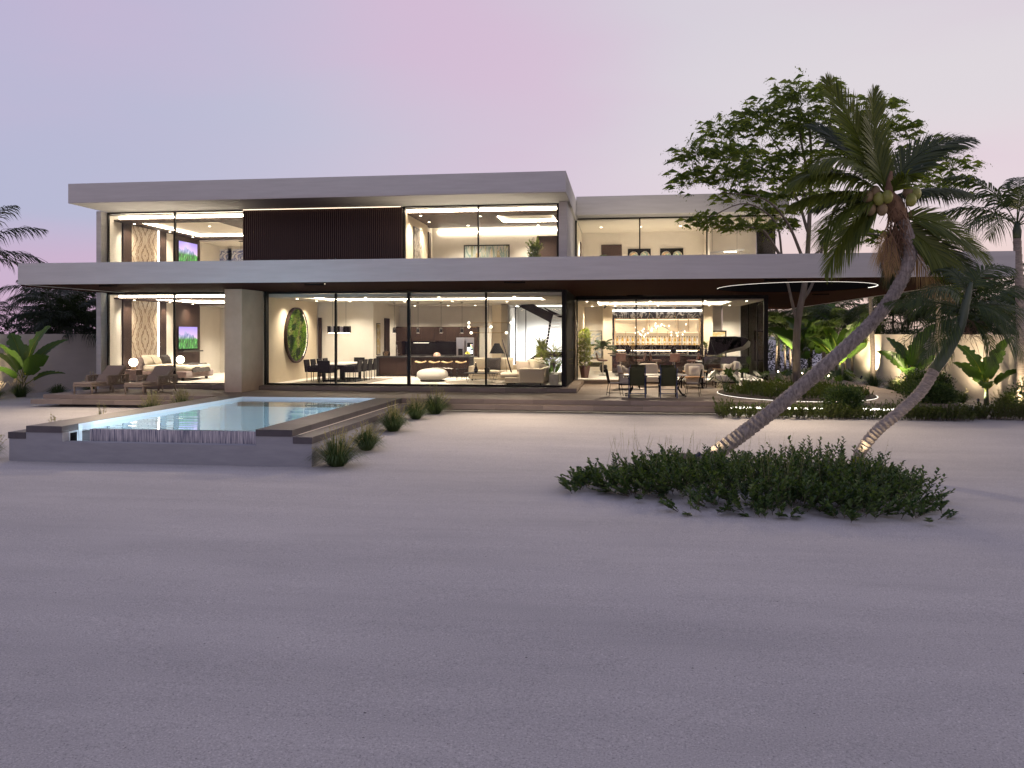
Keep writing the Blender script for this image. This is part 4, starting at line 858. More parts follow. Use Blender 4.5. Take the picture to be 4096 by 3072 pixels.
single('rug', MB().lathe([(1.45, .003), (1.45, .016)], 40), 'rug', 'round grey rug under the living room coffee table', 'rug', (-5.75, 33.3, 0))
ct = thing('coffee_table', 'low square black coffee table on zigzag wire legs', 'table', (-5.75, 33.35, .016)); obj('table_top', MB().box(-.65, .65, -.5, .5, .36, .39), 'dark_stone', ct)
for x in (-.5, .5):
    for y in (-.38, .38): obj('leg', MB().tube([(x - .12, y, .36), (x, y, 0), (x + .12, y, .36)], .008, 5), 'black_metal', ct)
va = thing('vase', 'black bottle vase with dark twigs on the coffee table', 'vase', (-5.95, 33.2, .406)); obj('body', MB().lathe([(.05, 0), (.085, .05), (.09, .14), (.04, .26), (.025, .38), (.03, .4)], 16), 'piano_black', va, smooth=True)
vp2 = thing('potted_plant', 'small dark pot with feathery plant on the coffee table', 'plant', (-5.5, 33.3, .406)); obj('pot', MB().lathe([(.1, 0), (.12, .2)], 14), 'dark_stone', vp2)
def sofa_block(t, name, x0, x1, y0, y1, z0, z1, mt='sofa_fabric'):
    obj(name, MB().cush(((x0 + x1) / 2, (y0 + y1) / 2, (z0 + z1) / 2), x1 - x0, y1 - y0, z1 - z0, .18, 28, 10), mt, t, smooth=True)
so_ = thing('sofa', 'beige L shaped corner sofa in the living room', 'sofa', (-4.6, 34.0, 0))
obj('base', MB().box(-1.9, 1.15, .75, 1.75, .06, .24), 'sofa_fabric', so_, bevel=.03); obj('base', MB().box(.0, 1.55, -2.0, .74, .06, .30), 'sofa_fabric', so_, bevel=.03)
for a, b in ((-1.88, -.65), (-.62, .6)): sofa_block(so_, 'seat_cushion', a, b, .7, 1.6, .22, .44)
sofa_block(so_, 'seat_cushion', -.15, 1.2, -.3, .68, .24, .46); sofa_block(so_, 'seat_cushion', -.2, .55, -1.95, -.32, .24, .46)
obj('armrest', MB().box(-1.95, -1.78, .72, 1.75, .08, .62), 'sofa_fabric', so_, bevel=.05); obj('backrest', MB().box(-1.75, 1.1, 1.58, 1.78, .1, .66), 'sofa_fabric', so_, bevel=.05); obj('backrest', MB().box(1.3, 1.56, -1.2, 1.3, .1, .66), 'sofa_fabric', so_, bevel=.05); obj('armrest', MB().box(.58, 1.55, -2.05, -1.85, .08, .66), 'sofa_fabric', so_, bevel=.04)
for x, y in ((-1.8, .85), (-1.8, 1.65), (1.4, -1.9), (.1, -1.9), (1.4, 1.6)): obj('leg', MB().box(x - .03, x + .03, y - .03, y + .03, 0, .07), 'black_metal', so_)
def cushion(label, mt, loc, rx, rz, w=.5, h=.5, t=.2):
    o = single('cushion', MB().pillow(w, h, t, seed=loc[0]), mt, label, 'cushion', loc, smooth=True); o.rotation_euler = (rx, 0, rz); return o
cushion('beige back cushion at the left end of the corner sofa', 'sofa_fabric', (-6.15, 35.42, .70), -.25, 0, .62, .56)
cushion('dark grey cushion in the middle of the corner sofa', 'dark_fabric', (-5.55, 35.25, .70), -.3, .05, .66, .56)
cushion('beige back cushion right of the dark one on the corner sofa', 'sofa_fabric', (-5.0, 35.42, .70), -.25, 0, .62, .56)
cushion('brown cushion on the near arm of the corner sofa', 'taupe_fabric', (-3.9, 32.35, .72), -.6, .35, .58, .5)
cushion('plump beige cushion behind the brown one on the corner sofa', 'sofa_fabric', (-3.45, 32.75, .76), -.5, .8, .6, .54)
cushion('second beige cushion on the right backrest of the corner sofa', 'sofa_fabric', (-3.3, 33.3, .8), -.5, 1.1, .6, .54)
fl = thing('floor_lamp', 'black floor lamp with a conical shade leaning beside the sofa', 'lamp', (-4.3, 32.4, 0))
obj('pole', MB().tube([(.05, 0, 0), (-.45, 0, 1.78)], [.035, .018], 8), 'walnut', fl, smooth=True); obj('stay', MB().tube([(-.2, 0, .02), (-.36, 0, 1.25)], .008, 5), 'black_metal', fl); obj('shade', MB().lathe([(.10, 1.62), (.30, 1.22), (.29, 1.22), (.09, 1.6)], 24, (-.66, 0, 0)), 'black_matte', fl, smooth=40); obj('base', MB().lathe([(.2, 0), (.2, .02)], 18, (-.08, 0, 0)), 'black_metal', fl)
sb = thing('side_table', 'thin black side table with stacked books behind the floor lamp', 'table', (-4.55, 36.4, 0)); obj('table_top', MB().box(-.5, .5, -.25, .25, .52, .54), 'black_metal', sb)
for x in (-.46, .46):
    for y in (-.2, .2): obj('leg', MB().box(x - .01, x + .01, y - .01, y + .01, 0, .52), 'black_metal', sb)
for k in range(4): single('book', MB().box(-.17, .17, -.12, .12, 0, .034), ('white_ceramic', 'taupe_fabric', 'cream_fabric', 'mauve_velvet')[k], f'{("bottom", "second", "third", "top")[k]} book of the stack on the thin side table', 'book', (-4.5, 36.4, .541 + .036 * k), .15 * k, 'books on the side table')
mob = thing('pendant_light', 'branching mobile lamp with small round bulbs over the sofa', 'pendant', (-5.6, 34.3, 3.46)); obj('stem', MB().tube([(0, 0, 0), (0, 0, -1.42)], .008, 5), 'black_metal', mob)
for z, x0, x1 in ((-1.0, -.85, .95), (-1.17, -.85, .1), (-1.42, -.75, .75)):
    obj('arm', MB().tube([(x0, 0, z), (x1, 0, z)], .01, 5), 'brass', mob)
    for x in (x0, x1): obj('bulb', MB().ball((x, 0, z), .06, 10, 6), 'bulb_glow', mob, smooth=True)
# staircase
stc = thing('staircase', 'floating staircase with black stringers and pale treads behind the sofa', 'staircase', (-3.6, 40.5, 0))
obj('stringer', MB().prism([(-2.0, 0), (-1.45, 0), (-.2, .86), (1.2, .86), (1.2, 1.12), (-.4, 1.12)], -.75, -.69, axis='y'), 'black_metal', stc)
obj('landing', MB().box(-.2, 1.2, -.69, .3, .98, 1.1), 'black_metal', stc)
for k in range(4): obj('tread', MB().box(-1.5 + .32 * k, -1.15 + .32 * k, -.68, .3, .18 + .22 * k, .23 + .22 * k), 'oak', stc)
for k in range(12): obj('tread', MB().box(-.16, 1.2, .2 + .11 * k, .48 + .11 * k, 1.22 + .155 * k, 1.27 + .155 * k), 'white_stone', stc)
obj('stringer', MB().tube([(-.2, .2, 1.05), (.0, 1.5, 3.05)], .05, 4), 'black_metal', stc); obj('stringer', MB().prism([(.12, 3.0), (.0, 2.55), (-1.75, 3.45), (-.9, 3.5)], 1.0, 1.12, axis='y'), 'black_metal', stc)
obj('stringer', MB().prism([(.1, 2.95), (1.2, 2.5), (1.2, 2.62), (-.6, 3.45)], 1.5, 1.55, axis='y'), 'black_metal', stc)

# ------------------------------------------------------------------ first floor rooms
p1 = thing('framed_picture', 'wide abstract painting with green and ochre drips in the middle upper room', 'picture', (-6.0, 36.19, 5.05)); obj('canvas', MB().box(-.98, .98, -.05, -.02, -.9, .85), 'art_drips', p1); obj('frame', MB().box(-1.03, 1.03, -.04, 0, -.95, .90), 'black_metal', p1)
p2 = thing('framed_picture', 'black framed line drawing on the side wall of the middle upper room', 'picture', (-8.345, 33.0, 5.55)); obj('canvas', MB().box(.01, .04, -.62, .62, -.75, .72), 'art_lines', p2); obj('frame', MB().box(0, .03, -.67, .67, -.8, .77), 'black_metal', p2)
gl = thing('table_lamp', 'white globe lamp just above the balcony edge in the middle upper room', 'lamp', (-7.75, 31.9, UF)); obj('stand', MB().lathe([(.2, 0), (.2, .3), (.05, .32), (.05, .4)], 14), 'walnut', gl); obj('globe', MB().ball((0, 0, .5), .15, 16, 10), 'globe_glow', gl, smooth=True)
for k, (u, nm) in enumerate(((2557, 'left'), (2687, 'right'))):
    p = at(u, 985, Y=40.56); a = thing('wall_plates', f'{nm} black panel with four mandala plates in the right upper room', 'wall art', (p.x, 40.59, 5.15)); obj('panel', MB().box(-.55, .55, -.05, 0, -.95, .98), 'black_matte', a)
    for i in (-1, 1):
        for j in (0, 1):
            painted(f'mandala{k}{i}{j}', [(.06, .03, .02), (.62, .55, .40), (.10, .26, .24), (.50, .30, .16), (.7, .65, .5)], 5 + i + j, (1, 1, 1), 5)
            m = MB(); n_ = 24; m.add([(i * .27 + r * math.cos(2 * PI * q / n_), y, .62 - .5 * j + r * math.sin(2 * PI * q / n_)) for r, y in ((.2, -.055), (.215, -.085), (.17, -.07), (.01, -.065)) for q in range(n_)], [(b * n_ + q, b * n_ + (q + 1) % n_, (b + 1) * n_ + (q + 1) % n_, (b + 1) * n_ + q) for b in range(3) for q in range(n_)])
            pl_ = obj('plate', m, f'mandala{k}{i}{j}', a, smooth=True)
            r2 = MB(); r2.add([(i * .27 + r * math.cos(2 * PI * q / n_), y, .62 - .5 * j + r * math.sin(2 * PI * q / n_)) for r, y in ((.2, -.056), (.225, -.09), (.205, -.09)) for q in range(n_)], [(b * n_ + q, b * n_ + (q + 1) % n_, (b + 1) * n_ + (q + 1) % n_, (b + 1) * n_ + q) for b in range(2) for q in range(n_)]); obj('rim', r2, 'cream_fabric', pl_, smooth=True)
lp = thing('pendant_light', 'long thin bar pendant lamp in the right upper room', 'pendant', (4.6, 38.6, 6.92))
obj('bar', MB().box(-.75, .75, -.04, .04, -1.2, -1.12), 'steel', lp, rot=(0, -.08, 0)); obj('diffuser', MB().box(-.05, .5, -.25, -.21, -1.22, -1.19), 'led_soft', lp)
for x in (-.55, .55): obj('cable', MB().tube([(x, 0, -1.12), (x, 0, 0)], .006, 5), 'black_metal', lp)
cs = thing('curved_screen', 'small curved screen glowing in blue and pink above the balcony edge', 'screen', (4.9, 36.9, UF))
obj('display', MB().grid(lambda a, b: (-.28 + .56 * a, .12 * (a - .5) ** 2, .32 + .42 * b + .05 * a * b), 8, 2), 'iridescent', cs, smooth=True); obj('stand', MB().box(-.04, .04, .03, .07, 0, .4), 'black_metal', cs)

# ------------------------------------------------------------------ bar room
bs = thing('bottle_shelf', 'backlit wooden bottle shelf set into the black marble bar wall', 'shelf', (1.79, 44.5, 0))
obj('back_panel', MB().box(-2.2, 2.2, -.05, -.01, 1.42, 2.78), 'backlit', bs)
for z in (1.40, 2.10, 2.77): obj('shelf_board', MB().box(-2.24, 2.24, -.30, 0, z, z + .03), 'oak', bs)
for x in (-2.24, 2.21): obj('side_board', MB().box(x, x + .03, -.30, 0, 1.43, 2.77), 'oak', bs)
for x in (-1.1, -.53, .02, 1.08, 1.62): obj('divider', MB().box(x, x + .025, -.29, -.05, 2.13, 2.77), 'oak', bs)
for x in (-1.66, -1.1, -.0, .54, 1.06): obj('divider', MB().box(x, x + .025, -.29, -.05, 1.43, 2.10), 'oak', bs)
obj('led_strip', MB().box(-2.15, 2.15, -.1, -.07, 2.745, 2.765), 'led_dim', bs); obj('led_strip', MB().box(-2.15, 2.15, -.1, -.07, 2.08, 2.098), 'led_dim', bs)
M('whisky', (.50, .26, .03), (.62, .36, .06), 4, .15); M('clear_spirit', (.62, .58, .55), (.70, .66, .64), 4, .12); M('amber', (.62, .40, .05), None, rough=.15)
bprof = [(.045, 0), (.05, .02), (.05, .25), (.018, .32), (.018, .39)]
bmesh_ = {k: (mesh('bottle_glass', MB().lathe(bprof, 10), k, 40), mesh('bottle_cap', MB().lathe([(.021, .39), (.021, .44)], 8), 'black_metal'), mesh('bottle_label', MB().lathe([(.0505, .07), (.0508, .17)], 10), 'cream_fabric')) for k in ('whisky', 'clear_spirit', 'amber')}
ORD = ('first', 'second', 'third', 'fourth', 'fifth', 'sixth', 'seventh', 'eighth'); k = 0; cells = ((-2.15, 4), (-1.6, 4), (-1.05, 8), (.06, 4), (.6, 4), (1.12, 8))
for ci, (x0, nb) in enumerate(cells):
    for j in range(nb):
        kk = ('whisky', 'clear_spirit', 'amber', 'clear_spirit')[j % 4]; wd = 1.0 if nb == 8 else .46
        b_ = thing('bottle', f'{("golden", "clear", "amber", "clear")[j % 4]} bottle, {ORD[j]} from the left in the {ORD[ci]} bay of the backlit bar shelf', 'bottle', (1.79 + x0 + .06 + wd * j / (nb - 1) * .9, 44.33, 1.431), group='bottles on the bar shelf')
        for nm, me in zip(('glass', 'cap', 'paper_label'), bmesh_[kk]): obj(nm, me, None, b_)
wl = thing('wall_ledge', 'thin lit oak ledge along the black marble behind the bar', 'shelf', (1.79, 44.5, 1.12)); obj('board', MB().box(-2.2, 2.2, -.22, 0, 0, .035), 'oak', wl); obj('led_strip', MB().box(-2.1, 2.1, -.06, -.03, -.03, -.005), 'led_soft', wl)
bc = thing('bar_counter', 'dark red lacquered bar counter with black stone top', 'counter', (2.0, 42.6, 0))
for k in range(6): obj('front_panel', MB().box(-2.55 + .9 * k + .004, -2.55 + .9 * (k + 1) - .004, -.35, -.3, .03, .86), 'red_lacquer', bc)
obj('body', MB().box(-2.55, 2.85, -.299, .3, .03, .86), 'black_matte', bc); obj('counter_top', MB().box(-2.65, 2.95, -.45, .4, .861, .92), 'dark_stone', bc, bevel=.008)
for nm, lb, x, y, prof, mt in (('teddy_figurine', 'small white bear shaped ornament on the bar counter', .25, 42.5, [(.07, 0), (.1, .06), (.09, .14), (.05, .17), (.075, .22), (.07, .28), (.02, .32)], 'white_ceramic'), ('vase', 'dark vase on the bar counter holding dried pampas', .5, 42.6, [(.05, 0), (.08, .08), (.07, .18), (.04, .24), (.05, .28)], 'dark_stone'), ('bottle', 'single white bottle at the right of the bar counter', 3.25, 42.5, [(.04, 0), (.045, .2), (.02, .27), (.02, .33)], 'white_ceramic'), ('jug', 'round steel jug at the right end of the bar counter', 4.6, 42.55, [(.07, 0), (.1, .1), (.09, .24), (.05, .3)], 'steel')):
    single(nm, MB().lathe(prof, 14), mt, lb, nm.split('_')[0], (x, y, .921), smooth=True)
pm = MB()
for k in range(220):
    a = RN.random() * 2 * PI; r = RN.random() * .26; z = .28 + RN.random() * .35; c = V((r * math.cos(a) * (z - .2) * 2.2, .12 * r * math.sin(a), z)); d = V((RN.uniform(-.03, .03), RN.uniform(-.02, .02), .05)); pm.add([c - V((.008, 0, 0)), c + V((.008, 0, 0)), c + d], [(0, 1, 2)])
single('dried_pampas', pm, 'dry_leaf', 'spray of dried pampas in the dark vase on the bar', 'plant', (.5, 42.6, .921))
for k, (u, tx) in enumerate(((2480, -.1), (2690, 2.4))):
    t_ = thing('high_table', f'{("left", "right")[k]} pale round high table in front of the bar counter', 'table', (tx, 40.2, 0), group='high tables in the bar'); obj('table_top', MB().lathe([(.62, 1.02), (.64, 1.04), (.63, 1.06)], 32), 'red_lacquer', t_, smooth=40); obj('column', MB().lathe([(.05, .03), (.05, 1.02)], 12), 'chrome', t_); obj('foot', MB().lathe([(.3, 0), (.3, .025), (.06, .04)], 20), 'black_metal', t_)
    single('plant_pot', MB().lathe([(.06, 0), (.12, .06), (.14, .10), (.14, .22), (.13, .22)], 16), 'black_metal', f'black bowl lamp standing on the {("left", "right")[k]} high table', 'lamp', (tx + (.35 if k == 0 else 0), 40.2, 1.061), smooth=40)
def bar_chair():
    c = thing('bar_chair', '', 'chair', group='leather bar chairs')
    obj('seat', MB().cush((0, 0, .72), .48, .46, .09, .5), 'brown_leather', c, smooth=True); obj('backrest', MB().grid(lambda a, b: ((a - .5) * .46, -.22 - .05 * (1 - (2 * a - 1) ** 2) - .10 * b, .70 + .38 * b), 10, 5), 'brown_leather', c, smooth=True).modifiers.new('solid', 'SOLIDIFY').thickness = .03
    obj('column', MB().lathe([(.03, .03), (.03, .69)], 10), 'chrome', c); obj('foot', MB().lathe([(.21, 0), (.21, .02), (.05, .035)], 18), 'black_metal', c); obj('footrest', MB().tube([(.03, .0, .3), (.16, .12, .3), (0, .2, .3), (-.16, .12, .3), (-.03, 0, .3)], .01, 5), 'chrome', c); return c
bc0 = bar_chair()
for k, (x, y, rz, lb) in enumerate(((-.95, 39.9, -PI / 2, 'brown leather bar chair left of the left high table, seen side on'), (-.1, 39.3, 0, 'brown leather bar chair in front of the left high table, back to the glass'), (.75, 40.0, PI / 2, 'brown leather bar chair right of the left high table'), (1.6, 40.1, -PI / 2, 'brown leather bar chair left of the right high table'), (2.4, 39.3, 0, 'brown leather bar chair in front of the right high table, back to the glass'), (3.25, 40.0, PI / 2, 'brown leather bar chair right of the right high table'))):
    if k == 0: bc0.location = (x, y, 0); bc0.rotation_euler.z = rz; bc0['label'] = lb
    else: dup(bc0, (x, y, 0), rz, lb)
ch = thing('chandelier', 'twig shaped chandelier with many tiny glass bulbs over the bar', 'chandelier', (1.7, 39.6, 3.45))
for x in (-.45, .75): obj('cable', MB().tube([(x, 0, 0), (x, 0, -1.15)], .006, 5), 'brass', ch)
rp_ = [V((-1.05 + .18 * i, .1 * math.sin(i), -1.22 - .18 * math.sin(i * .75 + .3))) for i in range(13)]; obj('branch', MB().tube(rp_, .018, 6), 'steel', ch, smooth=True)
for i in range(34):
    b0 = rp_[i % 13]; e = b0 + V((RN.uniform(-.16, .16), RN.uniform(-.12, .12), RN.uniform(-.22, .26))); obj('twig', MB().tube([b0, (b0 + e) / 2 + V((0, 0, .03)), e], .005, 4), 'steel', ch); obj('bulb', MB().ball(tuple(e), .032, 8, 6, sz=1.3), 'bulb_glow', ch, smooth=True)
ap = thing('framed_picture', 'blue and beige abstract painting beside the vine planter in the bar', 'picture', (-1.55, 44.88, 1.42)); obj('canvas', MB().box(-.40, .40, -.03, -.01, -.72, .72), 'art_blots', ap); obj('frame', MB().box(-.43, .43, -.02, 0, -.75, .75), 'black_metal', ap)
ap = thing('framed_picture', 'dark framed picture half hidden by the piano lid', 'picture', (5.0, 44.44, 1.4)); obj('canvas', MB().box(-.3, .32, -.03, -.01, -.75, .7), 'art_gold', ap); obj('frame', MB().box(-.37, .39, -.02, 0, -.82, .77), 'black_metal', ap)
ob = thing('bench', 'low dark green leather bench under the blue abstract painting', 'bench', (-1.45, 43.7, 0)); obj('seat', MB().box(-.38, .38, -.22, .22, .26, .50), 'monstera_stem' if False else 'olive_mesh', ob, bevel=.03)
for x in (-.33, .33):
    for y in (-.18, .18): obj('leg', MB().box(x - .015, x + .015, y - .015, y + .015, 0, .26), 'black_metal', ob)
wsp = thing('track_spotlight', 'small black spotlight on the bar room ceiling', 'lamp', (-.85, 40.3, 3.449)); obj('stem', MB().lathe([(.012, -.07), (.012, 0)], 8), 'black_metal', wsp); obj('head', MB().tube([(.05, 0, -.05), (-.07, 0, -.2)], .06, 12), 'black_metal', wsp)
# grand piano, keyboard towards the left
pn = thing('grand_piano', 'black grand piano with raised lid behind the bar glass', 'piano', (4.35, 38.6, 0))
po = [(-.75, -.72), (-.75, .72), (.0, .72), (.35, .55), (.75, .42), (1.15, .30), (1.38, .02), (1.35, -.35), (1.1, -.62), (.7, -.72)]
obj('case', MB().prism(po, .64, .98), 'piano_black', pn, bevel=.015); obj('key_bed', MB().box(-1.05, -.751, -.72, .72, .62, .74), 'piano_black', pn); obj('keys', MB().box(-1.0, -.80, -.62, .62, .741, .76), 'white_ceramic', pn); obj('fallboard', MB().box(-.79, -.752, -.7, .7, .742, .95), 'piano_black', pn)
lid = MB(); piv = Matrix.Translation((0, .73, 1.0)) @ Matrix.Rotation(-.62, 4, 'X') @ Matrix.Translation((0, -.73, -1.0)); lid.T = piv; lid.prism([(-.5, -.74)] + [(x, y) for x, y in po if x > -.5][::1] + [], 1.0, 1.03) if False else lid.prism([(-.45, .73), (.0, .73), (.35, .56), (.75, .43), (1.16, .31), (1.4, .02), (1.37, -.36), (1.12, -.64), (.7, -.74), (-.45, -.74)], 1.0, 1.03)
obj('lid', lid, 'piano_black', pn); obj('lid_prop', MB().tube([(-.2, -.6, .98), (-.42, -.45, 1.72)], .012, 6), 'black_metal', pn); obj('music_stand', MB().prism([(-.55, 1.0), (-.50, 1.0), (-.62, 1.26), (-.66, 1.26)], -.35, .35, axis='y'), 'piano_black', pn)
for x, y in ((-.8, -.58), (-.8, .58), (1.0, -.2)): obj('leg', MB().lathe([(.05, 0), (.06, .08), (.05, .1), (.085, .5), (.10, .64)], 12, (x, y, 0)), 'piano_black', pn, smooth=40)
obj('pedal_lyre', MB().box(-.62, -.5, -.1, .1, .06, .64), 'piano_black', pn)
pbn = thing('piano_bench', 'low black piano bench left of the grand piano', 'bench', (2.95, 38.7, 0)); obj('seat', MB().box(-.2, .2, -.38, .38, .42, .5), 'black_leather', pbn, bevel=.02)
for x in (-.16, .16):
    for y in (-.33, .33): obj('leg', MB().box(x - .02, x + .02, y - .02, y + .02, 0, .42), 'piano_black', pbn)

# ------------------------------------------------------------------ terrace furniture
def lounger():
    c = thing('sun_lounger', '', 'sun lounger', group='wicker loungers on the terrace')
    obj('frame', MB().box(-.40, .40, 0, 2.0, .26, .33), 'wicker', c, bevel=.025)
    for x, y in ((-.35, .05), (.35, .05), (-.35, 1.15), (.35, 1.15), (-.35, 1.95), (.35, 1.95)): obj('leg', MB().tube([(x, y, .27), (x * 1.04, y + (.02 if y < 1 else .06), 0)], [.042, .026], 8), 'wicker', c, smooth=True)
    obj('seat_cushion', MB().box(-.37, .37, .0, 1.35, .335, .42), 'taupe_fabric', c, bevel=.025)
    m = MB(); m.T = Matrix.Translation((0, 1.3, .36)) @ Matrix.Rotation(.72, 4, 'X'); m.box(-.37, .37, 0, .82, 0, .10); obj('back_cushion', m, 'taupe_fabric', c, bevel=.025)
    m = MB(); m.T = Matrix.Translation((0, 1.3, .36)) @ Matrix.Rotation(.72, 4, 'X'); m.box(-.39, .39, .0, .84, -.06, -.002); obj('back_frame', m, 'wicker', c)
    m = MB(); m.T = Matrix.Translation((0, 1.16, .50)) @ Matrix.Rotation(-.75, 4, 'X'); m.pillow(.62, .40, .16); obj('lumbar_pillow', m, 'taupe_fabric', c, smooth=True)
    for s_ in (-1, 1):
        ar = obj('armrest', MB().box(s_ * .42 - .05, s_ * .42 + .05, .78, 1.98, .58, .64), 'wicker', c, bevel=.02)
        for y in (.82, 1.94): obj('arm_post', MB().box(s_ * .42 - .04, s_ * .42 + .04, y - .04, y + .04, .30, .58), 'wicker', ar)
        for k in range(7): obj('weave_strand', MB().box(s_ * .43 - .012, s_ * .43 + .012, .86 + .16 * k, .905 + .16 * k, .33, .58), 'wicker', ar)
        for k in range(4): obj('weave_strand', MB().box(s_ * .43 - .009, s_ * .43 + .009, .86, 1.9, .365 + .055 * k, .39 + .055 * k), 'wicker', ar)
    return c
l0 = lounger(); l0.location = (-19.25, 27.3, DK); l0.rotation_euler.z = -.06; l0['label'] = 'wicker sun lounger with brown cushions, the left one on the terrace'
dup(l0, (-17.3, 27.35, DK), -.06, 'wicker sun lounger with brown cushions, the right one next to the column')
# dining set outside
ot = thing('outdoor_table', 'glass topped outdoor dining table with black splayed legs', 'table', (1.12, 29.35, DK))
obj('table_top', MB().box(-1.1, 1.1, -.52, .52, .72, .745), 'white_stone', ot, bevel=.01)
for sx in (-1, 1):
    for sy in (-1, 1): obj('leg', MB().tube([(sx * .98, sy * .4, .72), (sx * .82, sy * .38, .5), (sx * .78, sy * .38, .28), (sx * .92, sy * .42, .05), (sx * 1.05, sy * .44, 0.015)], .025, 7), 'black_metal', ot, smooth=True)
    obj('stretcher', MB().tube([(sx * .8, -.38, .45), (sx * .8, .38, .45)], .018, 6), 'black_metal', ot)
def sling_chair():
    c = thing('outdoor_chair', '', 'chair', group='olive sling chairs at the outdoor table')
    obj('sling', MB().grid(lambda a, b: ((a - .5) * .5, (.26 - .44 * min(1, b * 2)) if b < .5 else (-.18 - .20 * (b - .5) * 2), (.44 - .05 * b * 2) if b < .5 else (.40 + .62 * (b - .5) * 2)), 6, 14), 'olive_mesh', c, smooth=True).modifiers.new('solid', 'SOLIDIFY').thickness = .02
    for s_ in (-1, 1):
        obj('side_frame', MB().tube([(s_ * .27, -.39, 1.03), (s_ * .27, -.18, .40), (s_ * .27, .28, .45)], .018, 6), 'navy_metal', c, smooth=True)
        obj('leg', MB().tube([(s_ * .27, -.2, .42), (s_ * .28, -.30, 0)], .022, 6), 'navy_metal', c); obj('leg', MB().tube([(s_ * .27, .25, .62), (s_ * .28, .28, 0)], .022, 6), 'black_metal', c)
        obj('armrest', MB().tube([(s_ * .29, -.26, .66), (s_ * .30, .0, .68), (s_ * .29, .27, .62)], .025, 6), 'black_metal', c, smooth=True); obj('stretcher', MB().tube([(s_ * .28, -.26, .15), (s_ * .28, .27, .15)], .014, 5), 'black_metal', c)
    obj('stretcher', MB().tube([(-.28, -.26, .15), (.28, -.26, .15)], .014, 5), 'navy_metal', c); return c
s0 = sling_chair(); s0.location = (.48, 28.5, DK); s0['label'] = 'olive sling chair with blue legs, front left at the outdoor table'
dup(s0, (1.52, 28.5, DK), .04, 'olive sling chair with blue legs, front right at the outdoor table'); dup(s0, (.55, 30.25, DK), PI, 'olive sling chair on the far side of the outdoor table, left'); dup(s0, (1.6, 30.25, DK), PI - .05, 'olive sling chair on the far side of the outdoor table, right')
def wire_chair():
    c = thing('outdoor_chair', '', 'chair', group='wire chairs at the table ends')
    obj('backrest', MB().grid(lambda a, b: ((a - .5) * .42, -.22 - .10 * b, .46 + .48 * b), 6, 6), 'black_leather', c, smooth=True).modifiers.new('solid', 'SOLIDIFY').thickness = .02
    obj('seat', MB().cush((0, 0, .455), .44, .44, .05, .4), 'grey_fabric', c, smooth=True)
    for sx in (-1, 1):
        for sy in (-1, 1): obj('leg', MB().tube([(sx * .19, sy * .19, .44), (sx * .26, sy * .25, 0)], .009, 5), 'black_metal', c)
    obj('stretcher', MB().tube([(-.25, -.235, .1), (.25, -.235, .1), (.25, .235, .1), (-.25, .235, .1), (-.25, -.235, .1)], .007, 5), 'black_metal', c); return c
w0 = wire_chair(); w0.location = (-.28, 29.1, DK); w0.rotation_euler.z = -PI / 2 + .2; w0['label'] = 'black wire chair at the left end of the outdoor table'
dup(w0, (2.42, 29.3, DK), PI / 2 - .2, 'black wire chair at the right end of the outdoor table')
def lounge_chair(w=.85, arm='oak'):
    c = thing('lounge_chair', '', 'chair')
    for s_ in (-1, 1):
        fr_ = obj('side_frame', MB().tube([(s_ * w / 2, -.4, 0), (s_ * w / 2, -.4, .62), (s_ * w / 2, .4, .62), (s_ * w / 2, .4, 0)], .016, 4), 'black_metal', c)
        obj('armrest', MB().box(s_ * w / 2 - .03, s_ * w / 2 + .03, -.4, .4, .62, .65), arm, fr_)
    obj('seat_rail', MB().box(-w / 2, w / 2, -.4, .4, .16, .20), 'black_metal', c)
    obj('seat_cushion', MB().cush((0, .02, .32), w - .04, .84, .24, .22), 'cream_fabric', c, smooth=True)
    m = MB(); m.T = Matrix.Translation((0, -.36, .66)) @ Matrix.Rotation(.18, 4, 'X'); m.cush((0, 0, 0), w - .06, .18, .56, .3); obj('back_cushion', m, 'cream_fabric', c, smooth=True); return c
def cushions(lbs, base, rz, pts):
    for lb, (x, y, z, rr, s_) in zip(lbs, pts):
        q = Matrix.Rotation(rz, 4, 'Z') @ V((x, y, z)); o = single('cushion', MB().pillow(s_, s_, .2, seed=x + base[0]), 'cream_fabric', lb, 'cushion', V(base) + q, smooth=True); o.rotation_euler = (.3, 0, rz + rr)
c0 = lounge_chair(); c0.location = (.25, 32.9, DK); c0.rotation_euler.z = -PI / 2; c0['label'] = 'lounge chair with grey cushions on the left, turned sideways behind the outdoor table'
c1 = dup(c0, (1.05, 34.3, DK), PI, 'cream lounge chair seen behind the outdoor table between the two far sling chairs')
c2 = dup(c0, (2.9, 34.3, DK), PI, 'cream lounge chair facing the outdoor table with a square cushion'); c3 = dup(c0, (4.15, 34.6, DK), PI / 2, 'cream lounge chair with oak arms turned sideways on the right by the planter', scale=1.12)
cushions(['plump grey cushion on the left sideways lounge chair', 'small cushion leaning forward on the left sideways lounge chair'], (.25, 32.9, DK), -PI / 2, [(-.1, -.2, .68, 0, .5), (.15, -.02, .62, .3, .42)])
cushions(['square cream cushion on the lounge chair behind the outdoor table'], (2.9, 34.3, DK), PI, [(0, -.16, .64, 0, .44)])
cushions(['front white cushion on the right lounge chair', 'rear white cushion on the right lounge chair'], (4.15, 34.6, DK), PI / 2, [(-.12, -.02, .70, .3, .5), (.15, -.24, .74, -.2, .54)])
ost = thing('outdoor_stool', 'teak topped footstool with dark legs right of the outdoor table', 'stool', (2.75, 33.6, DK)); obj('seat', MB().box(-.5, .45, -.25, .25, .42, .46), 'teak', ost)
for x in (-.42, .38):
    for y in (-.2, .2): obj('leg', MB().tube([(x, y, .42), (x * 1.04, y * 1.1, 0)], .022, 6), 'black_metal', ost)
